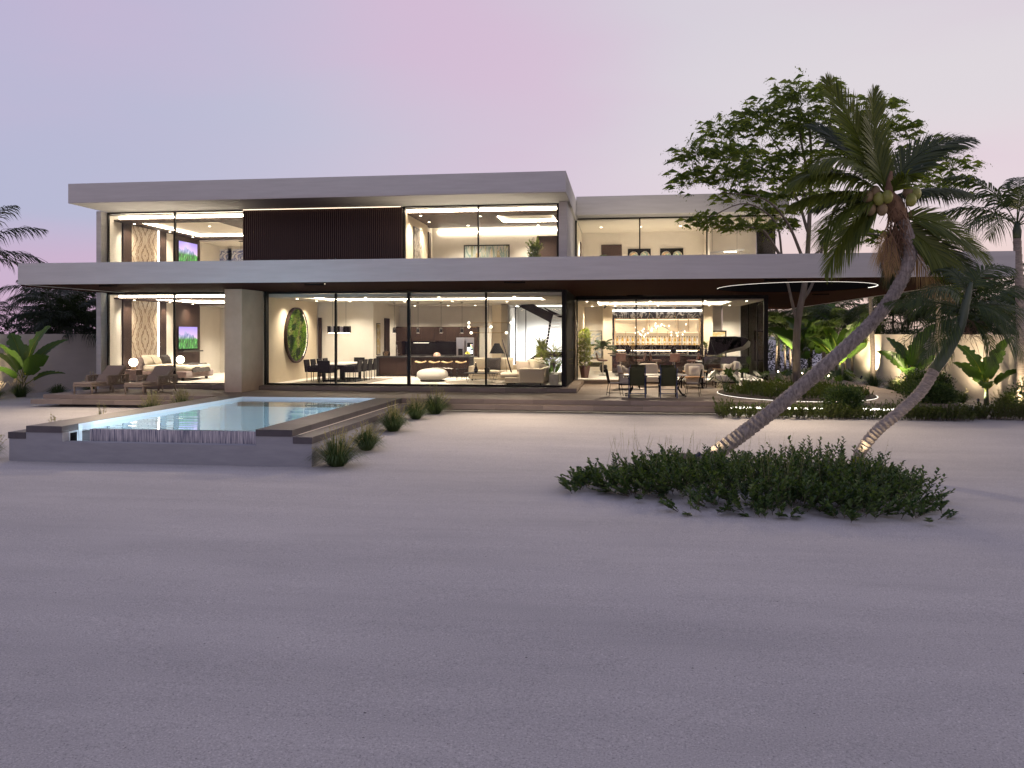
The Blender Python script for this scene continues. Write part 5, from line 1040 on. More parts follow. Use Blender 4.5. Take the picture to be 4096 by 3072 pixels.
rs = thing('side_table', 'small white topped round side table by the bar glass', 'table', (3.25, 35.3, DK)); obj('table_top', MB().lathe([(.24, .62), (.24, .64)], 20), 'white_stone', rs); obj('column', MB().lathe([(.015, .02), (.015, .62)], 8), 'black_metal', rs); obj('foot', MB().lathe([(.16, 0), (.16, .02)], 16), 'black_metal', rs)

# ------------------------------------------------------------------ planting helpers
def bez(a, b, c, n): return [a * (1 - t) ** 2 + b * 2 * t * (1 - t) + c * t * t for t in (i / n for i in range(n + 1))]
def polyl(pts, n):
    """smooth curve through points (Catmull-Rom)"""
    p = [V(q) for q in pts]; p = [p[0] * 2 - p[1]] + p + [p[-1] * 2 - p[-2]]; out = []
    k = len(p) - 3
    for i in range(n + 1):
        x = i / n * k; j = min(int(x), k - 1); t = x - j; a, b, c, d = p[j:j + 4]
        out.append(.5 * ((2 * b) + (c - a) * t + (2 * a - 5 * b + 4 * c - d) * t * t + (3 * b - a - 3 * c + d) * t ** 3))
    return out
def frond(mb, path, L, n, nrm, droop=.5, wid=.035, ang=(.45, 1.0), lift=.15, rr=RN, start=.12, rach=.018, jit=.12):
    """pinnate palm leaf: leaflets in two rows along the rachis path"""
    k = len(path) - 1; nrm = V(nrm)
    mb.tube(path, [rach * (1 - .8 * i / k) for i in range(k + 1)], 4)
    for i in range(n):
        t = start + (1 - start) * (i + .5) / n; x = t * k; j = min(int(x), k - 1); p = path[j].lerp(path[j + 1], x - j); T = (path[j + 1] - path[j]).normalized()
        sv = T.cross(nrm)
        if sv.length < .05: sv = T.cross(V((0, 0, 1)))
        sv.normalize(); N = sv.cross(T).normalized()
        ll = L * (math.sin(PI * min(1, .16 + .84 * t)) ** .65 * .92 + .12) * rr.uniform(1 - jit, 1 + jit); a = ang[1] + (ang[0] - ang[1]) * t
        for s_ in (-1, 1):
            d = (sv * s_ * math.sin(a + rr.uniform(-.08, .08)) + T * math.cos(a) + N * lift * rr.uniform(.6, 1.4)).normalized()
            dr = V((0, 0, -1)) * droop * ll * rr.uniform(.7, 1.3); w = T * wid * .5
            m1 = p + d * ll * .45 + dr * .18; m2 = p + d * ll * .78 + dr * .55; e = p + d * ll + dr
            mb.add([p - w * .5, p + w * .5, m1 - w, m1 + w, m2 - w * .6, m2 + w * .6, e], [(0, 1, 3, 2), (2, 3, 5, 4), (4, 5, 6)])
    return mb
def ringed(mb, path, r0, r1, step, n=12, amp=.05):
    """trunk with leaf-scar rings"""
    dist = [0]
    for a, b in zip(path, path[1:]): dist.append(dist[-1] + (b - a).length)
    tot = dist[-1]; pts = []; rs = []; s = 0
    while s < tot:
        for q, am in ((0, amp), (.16, -amp * .8)):
            d = min(s + q * step, tot * .9999); j = max(i for i in range(len(dist) - 1) if dist[i] <= d); f = (d - dist[j]) / (dist[j + 1] - dist[j]); pts.append(path[j].lerp(path[j + 1], f)); base = r0 + (r1 - r0) * (d / tot); rs.append(base * (1 + am * RN.uniform(.6, 1.3)))
        s += step * RN.uniform(.8, 1.25)
    pts.append(path[-1]); rs.append(r1)
    return mb.tube(pts, rs, n)
def leaf(mb, p, d, up, l, w, fold=.25):
    d = d.normalized(); s_ = d.cross(up)
    if s_.length < .05: s_ = d.cross(V((1, .3, 0)))
    s_.normalize(); nn = s_.cross(d); m = p + d * l * .45
    mb.add([p, m - s_ * w / 2 + nn * w * fold, p + d * l, m + s_ * w / 2 + nn * w * fold], [(0, 1, 2), (0, 2, 3)])
def rdir(rr=RN):
    z = rr.uniform(-1, 1); a = rr.uniform(0, 2 * PI); q = math.sqrt(1 - z * z); return V((q * math.cos(a), q * math.sin(a), z))
def cloud(mb, c, r, n, l, w, shell=.55, rr=RN, flat=0):
    """leaf-filled ellipsoid with an uneven outline"""
    c = V(c)
    for i in range(n):
        d = rdir(rr); k = (shell + (1 - shell) * rr.random()) * (1 + .35 * noise.noise(d * 2.3 + c)); p = c + V((d.x * r[0], d.y * r[1], d.z * r[2])) * k
        dd = (d + rdir(rr) * .9 + V((0, 0, .25 - flat))).normalized(); leaf(mb, p, dd, V((0, 0, 1)) + rdir(rr) * .7, l * rr.uniform(.6, 1.3), w * rr.uniform(.7, 1.2))
    return mb
def shoot(mb, st, p, d, l, nl, ll, lw, rr=RN, curve=.5, bare=.25):
    """stem with paired leaves"""
    pts = [p]; q = V(p); dd = d.normalized()
    for i in range(5): q = q + dd * l / 5; pts.append(q); dd = (dd + V((0, 0, curve * .18)) + rdir(rr) * .06).normalized()
    if st is not None: st.tube(pts, [.006, .005, .005, .004, .003, .002], 3, cap=False)
    for i in range(nl):
        t = bare + (1 - bare) * (i + .5) / nl; x = t * 5; j = min(int(x), 4); c = pts[j].lerp(pts[j + 1], x - j); T = (pts[j + 1] - pts[j]).normalized(); s_ = T.cross(V((0, 0, 1)) + rdir(rr) * .4).normalized() * (1 if i % 2 else -1)
        leaf(mb, c, T * .75 + s_ * .8 + V((0, 0, .15)), V((0, 0, 1)) + rdir(rr) * .4, ll * rr.uniform(.7, 1.15) * (1.1 - .45 * t), lw * rr.uniform(.8, 1.2))
def tuft(name, loc, r, h, n, label, lit='grass_leaf', seeds=40, smat='grass_dry', seed=1, group=None, plume=False):
    rr = random.Random(seed); t = thing(name, label, 'grass', loc, 0, group); m = MB()
    for i in range(n):
        a = rr.uniform(0, 2 * PI); q = rr.random() ** .7; b = V((math.cos(a) * .16 * r, math.sin(a) * .16 * r, -.03)); o = V((math.cos(a), math.sin(a), 0)); lean = q * r * rr.uniform(.7, 1.15); hh = h * (1 - .55 * q) * rr.uniform(.65, 1.1); s_ = V((-math.sin(a), math.cos(a), 0)) * .006
        p1 = b + o * lean * .35 + V((0, 0, hh * .62)); p2 = b + o * lean * .75 + V((0, 0, hh)); p3 = b + o * lean * 1.15 + V((0, 0, hh * (.95 - .45 * q)))
        m.add([b - s_, b + s_, p1 - s_, p1 + s_, p2 - s_ * .7, p2 + s_ * .7, p3], [(0, 1, 3, 2), (2, 3, 5, 4), (4, 5, 6)])
    obj('blades', m, lit, t)
    if seeds:
        m = MB()
        for i in range(seeds):
            a = rr.uniform(0, 2 * PI); q = rr.random(); o = V((math.cos(a), math.sin(a), 0)); b = o * .1 * r; e = b + o * r * .75 * q + V((0, 0, h * rr.uniform(.85, 1.4) * (1 - .35 * q))); md = (b + e) / 2 + V((0, 0, .06 * h)); sd_ = (e - md).normalized(); s_ = sd_.cross(V((0, 1, .2))).normalized() * .003
            m.add([b - s_, b + s_, md + s_, md - s_], [(0, 1, 2, 3)]); m.add([md - s_, md + s_, e + s_, e - s_], [(0, 1, 2, 3)])
            for k in range(26 if plume else 9):
                f = rr.random(); c = md.lerp(e, .45 + .6 * f); leaf(m, c, sd_ + rdir(rr) * (.5 if plume else .8), rdir(rr), (.07 if plume else .045), (.016 if plume else .012))
        obj('seed_heads', m, 'plume' if plume else smat, t)
    return t
def banana(loc, rz, h, seed, label, nl=8, tilt0=.2):
    rr = random.Random(seed); t = thing('banana_plant', label, 'plant', loc, rz, 'banana plants along the garden walls')
    st = MB()
    for k in range(3): a = k * 2.1; st.tube([(.05 * math.cos(a), .05 * math.sin(a), -.05), (.03 * math.cos(a), .03 * math.sin(a), h * .34)], [.055, .03], 8)
    obj('stem', st, 'crownshaft', t, smooth=True)
    for i in range(nl):
        a = i * 2.399 + rr.uniform(-.3, .3); lean = (tilt0 + .8 * (i / (nl - 1)) ** 1.1); L_ = h * rr.uniform(.62, .8) * (1 - .25 * i / nl); w = L_ * rr.uniform(.36, .44); o = V((math.cos(a), math.sin(a), 0))
        b = o * .03 + V((0, 0, h * (.32 - .14 * i / nl))); pt = b + (o * math.sin(lean) + V((0, 0, math.cos(lean)))) * L_ * .28
        ctrl = pt + (o * math.sin(lean) + V((0, 0, math.cos(lean)))) * L_ * .5; tip = ctrl + (o * math.sin(lean + .7) + V((0, 0, math.cos(lean + .7)))) * L_ * .5
        ph = bez(pt, ctrl, tip, 14); sv = V((-math.sin(a), math.cos(a), 0)); sv = (sv * .45 + V((.85 if sv.x >= 0 else -.85, 0, 0))).normalized(); tear = [1 - (.28 if rr.random() < .22 else 0) for _ in range(30)]; m = MB()
        def f(u, v, ph=ph, sv=sv, w=w, tear=tear, o=o):
            j = min(int(u * 14), 13); p = ph[j].lerp(ph[j + 1], u * 14 - j); T = (ph[j + 1] - ph[j]).normalized(); sv = (sv - T * sv.dot(T)).normalized(); N = sv.cross(T); hw = w * .5 * (math.sin(PI * min(1, .06 + .94 * u) ** .8) ** .55) * tear[int(u * 14) + (15 if v > .5 else 0)]; y = (v - .5) * 2
            return p + sv * hw * y + N * (-abs(y) ** 1.4 * hw * .32 + .08 * w) + N * .012 * math.sin(u * 60) * abs(y)
        m.grid(f, 28, 6); lf = obj('leaf', m, 'banana_leaf', t, smooth=True)
        obj('midrib', MB().tube([b, (b + pt) / 2] + [q + V((0, 0, .012)) for q in ph[:-1]], [.02, .018] + [.014 * (1 - i_ / 15) + .003 for i_ in range(14)], 5), 'vine_leaf', lf, smooth=True)
    return t
def areca(label, seed, h, nf, L, mat, loc=(0, 0, 0), tr=.09, bark='areca_bark', group=None, up=.9, stems=1, name='palm_tree', droop=.75):
    rr = random.Random(seed); t = thing(name, label, 'palm', loc, 0, group)
    for s_ in range(stems):
        off = V((0, 0, 0)) if stems == 1 else V((math.cos(s_ * 2.3) * .5, math.sin(s_ * 2.3) * .5, 0)); hh = h * (1 if s_ == 0 else rr.uniform(.65, .95)); lean = V((rr.uniform(-.12, .12), rr.uniform(-.12, .12), 0)) * hh * .5
        top = off + lean + V((0, 0, hh)); obj('trunk', ringed(MB(), polyl([off + V((0, 0, -.4)), off + lean * .3 + V((0, 0, hh * .5)), top], 12), tr, tr * .75, .16, 10, .06), bark, t, smooth=40)
        sh = top + V((0, 0, .45)); obj('crownshaft', MB().tube([top, top + V((0, 0, .2)), sh], [tr * .74, tr * .85, tr * .4], 8), 'crownshaft', t, smooth=True)
        for i in range(nf):
            a = i * 2.399 + s_ + rr.uniform(-.2, .2); el = 1.25 - 1.15 * (i / nf) + rr.uniform(-.1, .1) if up else .5; o = V((math.cos(a), math.sin(a), 0)); l = L * rr.uniform(.85, 1.1)
            c = sh + (o * math.cos(el) + V((0, 0, math.sin(el)))) * l * .6; e = c + (o * math.cos(el - 1.15) + V((0, 0, math.sin(el - 1.15)))) * l * .5
            obj('frond', frond(MB(), bez(sh - V((0, 0, .1)), c, e, 10), L * .33, 40, (0, 0, 1), droop, .055, rr=rr, lift=.3, start=.18), mat, t)
    return t

# ------------------------------------------------------------------ leaning coconut palm
DC = 19.2
P2 = lambda u, v, d=DC: at(u * 4096 / 2212, v * 4096 / 2212, d=d)      # pixel in the 2212 wide view -> point at depth d
cp = thing('coconut_palm', 'tall leaning coconut palm with green nuts in front of the villa', 'palm', P2(1535, 1000))
def cpart(name, mb, mat, par=None, **k): o = obj(name, mb, mat, None, **k); o.parent = par or cp; o.location = -V(cp.location) if par is None else (0, 0, 0); return o
tp = polyl([P2(1505, 1012), P2(1540, 984), P2(1620, 925), P2(1700, 862), P2(1800, 775), P2(1880, 700), P2(1930, 637), P2(1960, 575), P2(1966, 530), P2(1950, 480), P2(1925, 435)], 60)
cpart('trunk', ringed(MB(), tp, .185, .135, .13, 16, .075), 'coconut_bark', smooth=50)
cpart('root', MB().tube(polyl([P2(1535, 990), P2(1500, 990), P2(1465, 985, 19.0), P2(1432, 1000, 18.9)], 10), [.12 - .007 * i for i in range(11)], 8), 'bark', smooth=True)
c0_ = P2(1922, 428)
TOW = -_F
def cf(ctrl, tip, L, nrm, mat='coco_leaf', base=(1922, 428), dc=0, dt=0, n=130, droop=.55, lift=.15, wid=.058, name='frond'):
    cpart(name, frond(MB(), bez(P2(*base), P2(ctrl[0], ctrl[1], DC + dc), P2(tip[0], tip[1], DC + dt), 16), L * 1.12, n, nrm, droop * .75, wid, (.30, .70), lift, start=.10, rach=.028), mat)
UPV = V((0, 0, 1))
cf((1850, 280), (1785, 172), .82, TOW * .8 + UPV * .3, droop=.25)
cf((1880, 320), (1888, 192), .72, TOW + _R * .3, droop=.3)
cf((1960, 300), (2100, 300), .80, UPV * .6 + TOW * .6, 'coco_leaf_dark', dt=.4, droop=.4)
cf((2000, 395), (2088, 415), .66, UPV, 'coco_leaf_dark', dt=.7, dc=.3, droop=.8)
cf((1800, 330), (1705, 395), .82, UPV * .8 + TOW * .4, dt=-.6, dc=-.3, droop=.75)
cf((1840, 300), (1750, 360), .80, UPV * .7 + TOW * .5, dt=-.9, dc=-.3, droop=.6)
cf((1800, 395), (1712, 440), .70, UPV, dt=-.3, droop=.85)
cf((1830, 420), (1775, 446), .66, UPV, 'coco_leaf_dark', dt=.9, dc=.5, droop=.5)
cf((1790, 440), (1778, 525), .72, UPV * .9 + TOW * .2, dt=-.5, dc=-.3, droop=.6)
cf((1840, 450), (1782, 590), .70, UPV * .5 + TOW * .6, dt=-.2, droop=.5)
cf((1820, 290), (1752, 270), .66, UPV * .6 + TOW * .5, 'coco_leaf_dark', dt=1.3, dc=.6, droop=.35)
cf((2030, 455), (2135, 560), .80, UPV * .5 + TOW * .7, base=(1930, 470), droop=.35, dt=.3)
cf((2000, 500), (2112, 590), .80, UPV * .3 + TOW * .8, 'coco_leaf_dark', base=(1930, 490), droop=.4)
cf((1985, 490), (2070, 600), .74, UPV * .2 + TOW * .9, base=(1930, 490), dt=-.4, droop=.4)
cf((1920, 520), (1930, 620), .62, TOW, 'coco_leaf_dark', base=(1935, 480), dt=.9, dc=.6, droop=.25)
cf((1965, 350), (1962, 395), .5, TOW, dt=-.9, dc=-.5, droop=.4, n=50)
for (ct, tt, b_) in (((1975, 540), (2060, 650), (1945, 490)), ((1990, 560), (2030, 640), (1945, 500)), ((1915, 520), (1928, 590), (1935, 490)), ((1890, 540), (1900, 560), (1925, 470))):
    cpart('dry_frond', frond(MB(), bez(P2(*b_), P2(*ct), P2(*tt), 10), .42, 34, TOW, 1.0, .03, (.4, .8), .1, start=.2), 'dry_leaf')
hk = MB()
for i in range(120):
    b_ = P2(RN.uniform(1915, 1960), RN.uniform(430, 520), DC + RN.uniform(-.25, .25)); e = b_ + V((RN.uniform(-.25, .3), RN.uniform(-.15, .15), -RN.uniform(.3, .9))); hk.tube([b_, (b_ + e) / 2 + rdir() * .05, e], [.012, .01, .004], 3)
cpart('husk_fibre', hk, 'husk')
cpart('crown_heart', MB().tube(polyl([P2(1945, 475), P2(1930, 440), P2(1920, 415), P2(1925, 370)], 8), [.16, .2, .22, .2, .17, .13, .1, .07, .03], 10), 'husk', smooth=True)
for (u, v, d, dry) in ((1898, 430, -.3, 0), (1917, 425, -.36, 0), (1880, 452, -.2, 1), (1875, 425, -.2, 1), (1890, 415, -.2, 1), (1905, 452, -.25, 1), (1968, 432, -.25, 0), (1978, 418, -.2, 0), (1962, 415, -.15, 1), (1882, 440, -.1, 1)):
    cpart('coconut', MB().ball(tuple(P2(u, v, DC + d)), .125, 12, 9, sz=1.25), 'coconut_dry' if dry else 'coconut', smooth=True)

# ------------------------------------------------------------------ smaller leaning palm
DS = 18.2
Q2 = lambda u, v, d=DS: at(u * 4096 / 2212, v * 4096 / 2212, d=d)
sp_ = thing('leaning_palm', 'smaller leaning palm with green crownshaft on the right of the shrubs', 'palm', Q2(1842, 1015))
def spart(name, mb, mat, **k): o = obj(name, mb, mat, None, **k); o.parent = sp_; o.location = -V(sp_.location); return o
t2 = polyl([Q2(1838, 1030), Q2(1860, 975), Q2(1895, 930), Q2(1945, 888), Q2(1990, 845), Q2(2018, 800)], 30)
spart('trunk', ringed(MB(), t2, .125, .12, .10, 14, .085), 'areca_bark', smooth=50)
spart('crownshaft', MB().tube(polyl([Q2(2018, 800), Q2(2050, 750), Q2(2075, 700), Q2(2090, 640), Q2(2098, 610)], 14), [.125, .13, .13, .128, .125, .12, .115, .11, .10, .09, .08, .07, .06, .05, .035], 12), 'crownshaft', smooth=True)
for (b_, ct, tt, L, dt, m_) in (((2092, 655), (2030, 580), (1960, 660), .5, -.3, 'areca_leaf'), ((2090, 670), (2000, 640), (1915, 655), .55, .3, 'areca_leaf'), ((2090, 680), (2010, 670), (1925, 770), .55, -.2, 'areca_leaf'), ((2085, 690), (2020, 720), (1990, 780), .5, -.5, 'areca_leaf'), ((2095, 640), (2110, 560), (2190, 580), .55, .2, 'areca_leaf'), ((2098, 650), (2170, 600), (2230, 640), .6, -.2, 'areca_leaf'), ((2095, 665), (2180, 640), (2260, 700), .6, .3, 'areca_leaf'), ((2092, 680), (2170, 680), (2210, 770), .55, -.4, 'areca_leaf'), ((2092, 690), (2140, 700), (2145, 790), .5, -.3, 'areca_leaf'), ((2095, 640), (2060, 560), (2020, 585), .45, .8, 'coco_leaf_dark'), ((2095, 660), (2150, 650), (2200, 720), .5, -.8, 'areca_leaf'), ((2088, 690), (2050, 700), (2030, 800), .42, .6, 'coco_leaf_dark')):
    spart('frond', frond(MB(), bez(Q2(*b_), Q2(ct[0], ct[1], DS + dt * .5), Q2(tt[0], tt[1], DS + dt), 12), L * .9, 52, UPV * .7 + TOW * .5, .55, .03, (.4, 1.0), .15, start=.12, rach=.02), m_)
ir = MB()
for i in range(60):
    b_ = Q2(RN.uniform(2070, 2105), RN.uniform(690, 725)); e = b_ + V((RN.uniform(-.5, .45), RN.uniform(-.2, .2), RN.uniform(-.45, .1))); ir.tube([b_, (b_ + e) / 2 + V((0, 0, .06)), e], .004, 3)
spart('fruit_stalks', ir, 'husk')

# ------------------------------------------------------------------ tree growing through the roof opening
DT = 29.7
T2 = lambda u, v, d=DT: at(u * 4096 / 2212, v * 4096 / 2212, d=d)
tr = thing('spreading_tree', 'feathery spreading tree growing up through the round roof opening', 'tree', T2(1722, 835))
def tpart(name, mb, mat, **k): o = obj(name, mb, mat, None, **k); o.parent = tr; o.location = -V(tr.location); return o
def limb(pts, r0, r1, name='limb', n=8):
    path = polyl([T2(*q) for q in pts], 6 * len(pts)); k = len(path) - 1; tpart(name, MB().tube(path, [r0 + (r1 - r0) * i / k for i in range(k + 1)], n), 'bark', smooth=True); return path
limb([(1722, 848), (1720, 760), (1724, 690), (1738, 615), (1745, 540), (1750, 430), (1752, 330), (1745, 240)], .155, .035, 'trunk', 12)
LIMBS = [[(1722, 700), (1708, 640), (1690, 560, 29.3), (1675, 480, 29), (1610, 440, 28.6), (1530, 470, 28.3)], [(1735, 560), (1700, 480, 29.4), (1650, 430, 29), (1560, 415, 28.5)], [(1745, 500), (1715, 420, 29.9), (1640, 360, 30.2), (1530, 330, 30)], [(1748, 440), (1700, 350, 30.5), (1650, 270, 31)], [(1750, 400), (1730, 300), (1720, 215)], [(1752, 380), (1790, 290, 29), (1800, 200, 28.6)], [(1728, 660), (1760, 600, 30), (1800, 460, 30.5), (1870, 370, 31), (1960, 370, 31.5), (2040, 400, 31.5)], [(1800, 460, 30.5), (1880, 320, 31.5), (1930, 250, 32)], [(1870, 370, 31), (1960, 340, 32), (2010, 320, 32.2)], [(1748, 560), (1790, 530, 30.5), (1860, 505, 31), (1910, 510, 31)], [(1690, 560, 29.3), (1650, 500, 28.6), (1610, 490, 28.2)]]
for lb in LIMBS: limb(lb, .06, .016)
CL = [(1560, 285, 65, 26), (1500, 335, 45, 24), (1600, 335, 70, 22), (1640, 250, 45, 30), (1720, 215, 62, 38), (1790, 200, 40, 22), (1680, 280, 75, 30), (1760, 260, 70, 36), (1570, 380, 75, 24), (1650, 370, 80, 30), (1720, 340, 60, 28), (1495, 385, 40, 22), (1600, 425, 60, 18), (1530, 480, 62, 18), (1620, 490, 60, 14), (1700, 420, 50, 26), (1760, 400, 40, 30), (1900, 235, 48, 30), (1940, 280, 40, 26), (2000, 325, 62, 28), (2040, 400, 60, 24), (1960, 370, 60, 28), (1850, 505, 50, 10), (1905, 512, 46, 14), (1690, 485, 30, 20), (1830, 300, 50, 36), (1650, 455, 40, 14), (2060, 355, 40, 18), (1560, 330, 50, 16), (1880, 290, 40, 26)]
for ci, (u, v, ru, rv) in enumerate(CL):
    rr = random.Random(ci); d0 = DT + (-1.4 + 2.6 * rr.random()) + (1.6 if u > 1840 else 0); c = T2(u, v, d0); k = d0 * 4096 / 2212 / FPX; m = MB(); ru *= .84; ns = int(ru * rv * .055) + 18
    for i in range(ns):
        q = V((rr.gauss(0, .46), rr.gauss(0, .46), rr.gauss(0, .5))); p = c + _R * q.x * ru * k + V((0, 0, q.z * rv * k * .95)) + _F * q.y * ru * k * .7
        o = V((q.x, q.y * .8, .0)) + V((rr.uniform(-.6, .6), rr.uniform(-.6, .6), .25)); o.normalize(); l = rr.uniform(.3, .58); e = p + o * l; md = (p + e) / 2 + V((0, 0, .05)); e = e - V((0, 0, l * .35)); T = (e - p).normalized(); s_ = T.cross(V((0, 0, 1)) + rdir(rr) * .35).normalized()
        m.add([p, p + V((0, 0, .006)), md, e], [(0, 1, 2), (0, 2, 3)])
        for j in range(16):
            b = p.lerp(e, rr.random()) + V((rr.gauss(0, .11), rr.gauss(0, .11), rr.gauss(0, .055)))
            leaf(m, b, T * .7 + rdir(rr) * .8 - V((0, 0, .35)), UPV + rdir(rr) * .6, rr.uniform(.075, .12), rr.uniform(.026, .036), .1)
    tpart('foliage', m, 'tree_leaf')

# ------------------------------------------------------------------ shrub bed round the two palms
sm, ss = MB(), MB(); rr = random.Random(5)
blobs = [(2.3, 16.0, 2.6, 1.35, .62), (4.2, 15.6, 1.2, 1.0, .62), (.6, 16.4, 1.5, .9, .5), (3.8, 16.9, 1.2, .9, .72), (2.9, 14.6, 1.6, .6, .42), (4.1, 14.5, .75, .55, .42), (4.6, 16.6, .8, .7, .5), (-.4, 16.1, .6, .45, .38), (1.6, 17.2, 1.4, .7, .55)] + [(-.75, 15.6, .3, .25, .3), (.3, 15.2, .35, .25, .32), (1.3, 14.2, .4, .25, .35), (2.4, 13.85, .35, .22, .3), (3.6, 13.85, .3, .2, .3), (4.9, 14.1, .3, .25, .3), (5.0, 15.3, .3, .25, .3), (5.35, 17.2, .35, .3, .35), (2.6, 18.3, .5, .3, .4)]
for (bx, by, rx, ry, hh) in blobs:
    for i in range(int(rx * ry * 135)):
        a = rr.uniform(0, 2 * PI); q = math.sqrt(rr.random()); x, y = bx + rx * q * math.cos(a), by + ry * q * math.sin(a); z = gz(x, y)
        out = V((math.cos(a) * q, math.sin(a) * q, 0)) * rr.uniform(.3, 1.2) + V((0, 0, 1.05 - .75 * q)) + rdir(rr) * .35
        shoot(sm, ss, V((x, y, z + rr.uniform(0, hh * .55 * (1 - q * q) + .02))), out, hh * rr.uniform(.55, 1.05), 15, .125, .052, rr, .25, .12)
bed = stuff(tag(obj('shrub_bed', sm, 'shrub_leaf'), 'broad dark leafy shrub bed spreading round the two leaning palms', 'shrub')); obj('shrub_stems', ss, 'twig', bed)
wg = MB()
for i in range(110):
    x, y = rr.choice(((1.1, 16.6), (2.6, 15.4), (4.1, 16.0), (3.0, 16.6), (.3, 17.0))); x += rr.gauss(0, .35); y += rr.gauss(0, .3); z = gz(x, y) + .2; e = V((x + rr.uniform(-.25, .25), y + rr.uniform(-.15, .15), z + rr.uniform(.5, .95))); wg.tube([(x, y, z), ((x + e.x) / 2, (y + e.y) / 2, (z + e.z) / 2 + .05), e], [.0025, .002, .001], 3, cap=False)
    for k in range(3): leaf(wg, V((x, y, z)).lerp(e, .75 + .06 * k), UPV + rdir(rr) * .8, rdir(rr), .03, .01)
stuff(tag(obj('wispy_grass', wg, 'grass_dry'), 'thin wispy dry grass stalks rising out of the dark shrub bed', 'grass'))
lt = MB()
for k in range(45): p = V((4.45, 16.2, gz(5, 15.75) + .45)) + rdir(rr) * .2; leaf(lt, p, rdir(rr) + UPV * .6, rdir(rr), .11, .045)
stuff(single('lit_shrub_tip', lt, 'vine_leaf', 'bright yellow green leaves caught by the light below the smaller palm', 'shrub'))  # the light on these leaves is put into their brighter, yellower colour

# ------------------------------------------------------------------ ornamental grasses
for k, (x, y, r, h) in enumerate(((-6.42, 18.0, .52, .62), (-6.4, 20.1, .5, .62), (-6.42, 22.6, .48, .62), (-6.3, 24.7, .5, .62), (-6.0, 26.0, .5, .65))):
    tuft('ornamental_grass', (x, y, gz(x, y)), r * (1.35, 1.1, 1.2, 1.0, 1.25)[k], h * (1.15, .95, 1.1, .95, 1.1)[k], 620, f'{("nearest", "second", "third", "fourth", "farthest")[k]} grass tuft in the row along the right side of the pool', seeds=60, seed=20 + k, group='grass tufts beside the pool')
for k, (u, v, lb) in enumerate(((560, 1640, 'pale seeding grass tuft between the pool coping and the terrace step, left'), (735, 1612, 'pale seeding grass tuft between the pool coping and the terrace step, right'))):
    p = at(u, v, X=-14.8); tuft('ornamental_grass', (-14.75 + .1 * k, (24.3, 25.9)[k], gz(0, 25)), .5, .62, 300, lb, seeds=90, seed=40 + k)
for k, (y, lb) in enumerate(((19.9, 'few dry stalks showing over the middle of the left pool coping'), (21.8, 'few dry stalks showing over the far part of the left pool coping'))):
    tuft('ornamental_grass', (-14.75, y, gz(0, y)), .3, .72, 60, lb, seeds=14, seed=50 + k)
tuft('ornamental_grass', (-14.95, 17.7, gz(0, 18)), .5, .7, 420, 'dark grass tuft at the left corner of the pool, cut by the photo edge', seeds=30, seed=61)
for k, (x, y, h, lb) in enumerate(((-24.3, 30.6, .7, 'fountain grass with pale plumes left of the left banana plant'), (-23.3, 31.5, .55, 'low dark grass clump at the foot of the left banana plant'), (-21.9, 31.8, .75, 'fountain grass with white plumes beside the sun loungers'), (-24.4, 29.3, .6, 'green grass clump at the left edge of the picture'))):
    tuft('fountain_grass', (x, y, gz(0, y)), .6, h, 420, lb, seeds=0 if k == 1 else 26, seed=70 + k, plume=True)
for k, (x, y, h, r) in enumerate(((11.6, 40.5, .75, .7), (12.0, 38.6, .6, .8), (12.3, 36.6, .7, .75), (11.7, 37.4, .5, .6), (12.6, 33.0, .5, .5), (13.1, 30.6, .55, .55), (13.2, 29.0, .5, .6), (10.9, 42.4, .9, .6), (10.6, 45.0, 1.1, .7))):
    tuft('ornamental_grass', (x, y, gz(0, 30)), r, h, 380, f'{("tall green grass behind the white trunk", "wide seeding grass by the cream wall", "feathery grass clump in front of the cream wall", "short grass beside the garden path", "spiky grass by the blue spotlight", "grass clump at the foot of the right banana plant", "low grass at the right edge of the garden", "upright grass left of the far banana plant", "tall dark grass behind the bar glass")[k]}', seeds=40 if k in (1, 2, 3, 5) else 8, seed=90 + k)

# ------------------------------------------------------------------ banana plants
for k, (u, v, X, h, lb) in enumerate(((95, 1560, -24.2, 2.6, 'large banana plant in front of the shaded left wall'), (3235, 1490, 11.4, 3.9, 'tall banana plant just behind the roof tree trunk'), (3360, 1480, 12.6, 3.4, 'banana plant in front of the cream wall left of the leaning trunk'), (3640, 1500, 13.0, 2.6, 'banana plant lit against the cream wall between the two leaning palms'), (3945, 1575, 13.0, 2.35, 'banana plant by the cream wall right of the smaller palm'))):
    p = at(u, v, X=X); banana((p.x, p.y, gz(0, p.y) if k else -.6), 0, h, 5 + k, lb, 8 if k else 9)
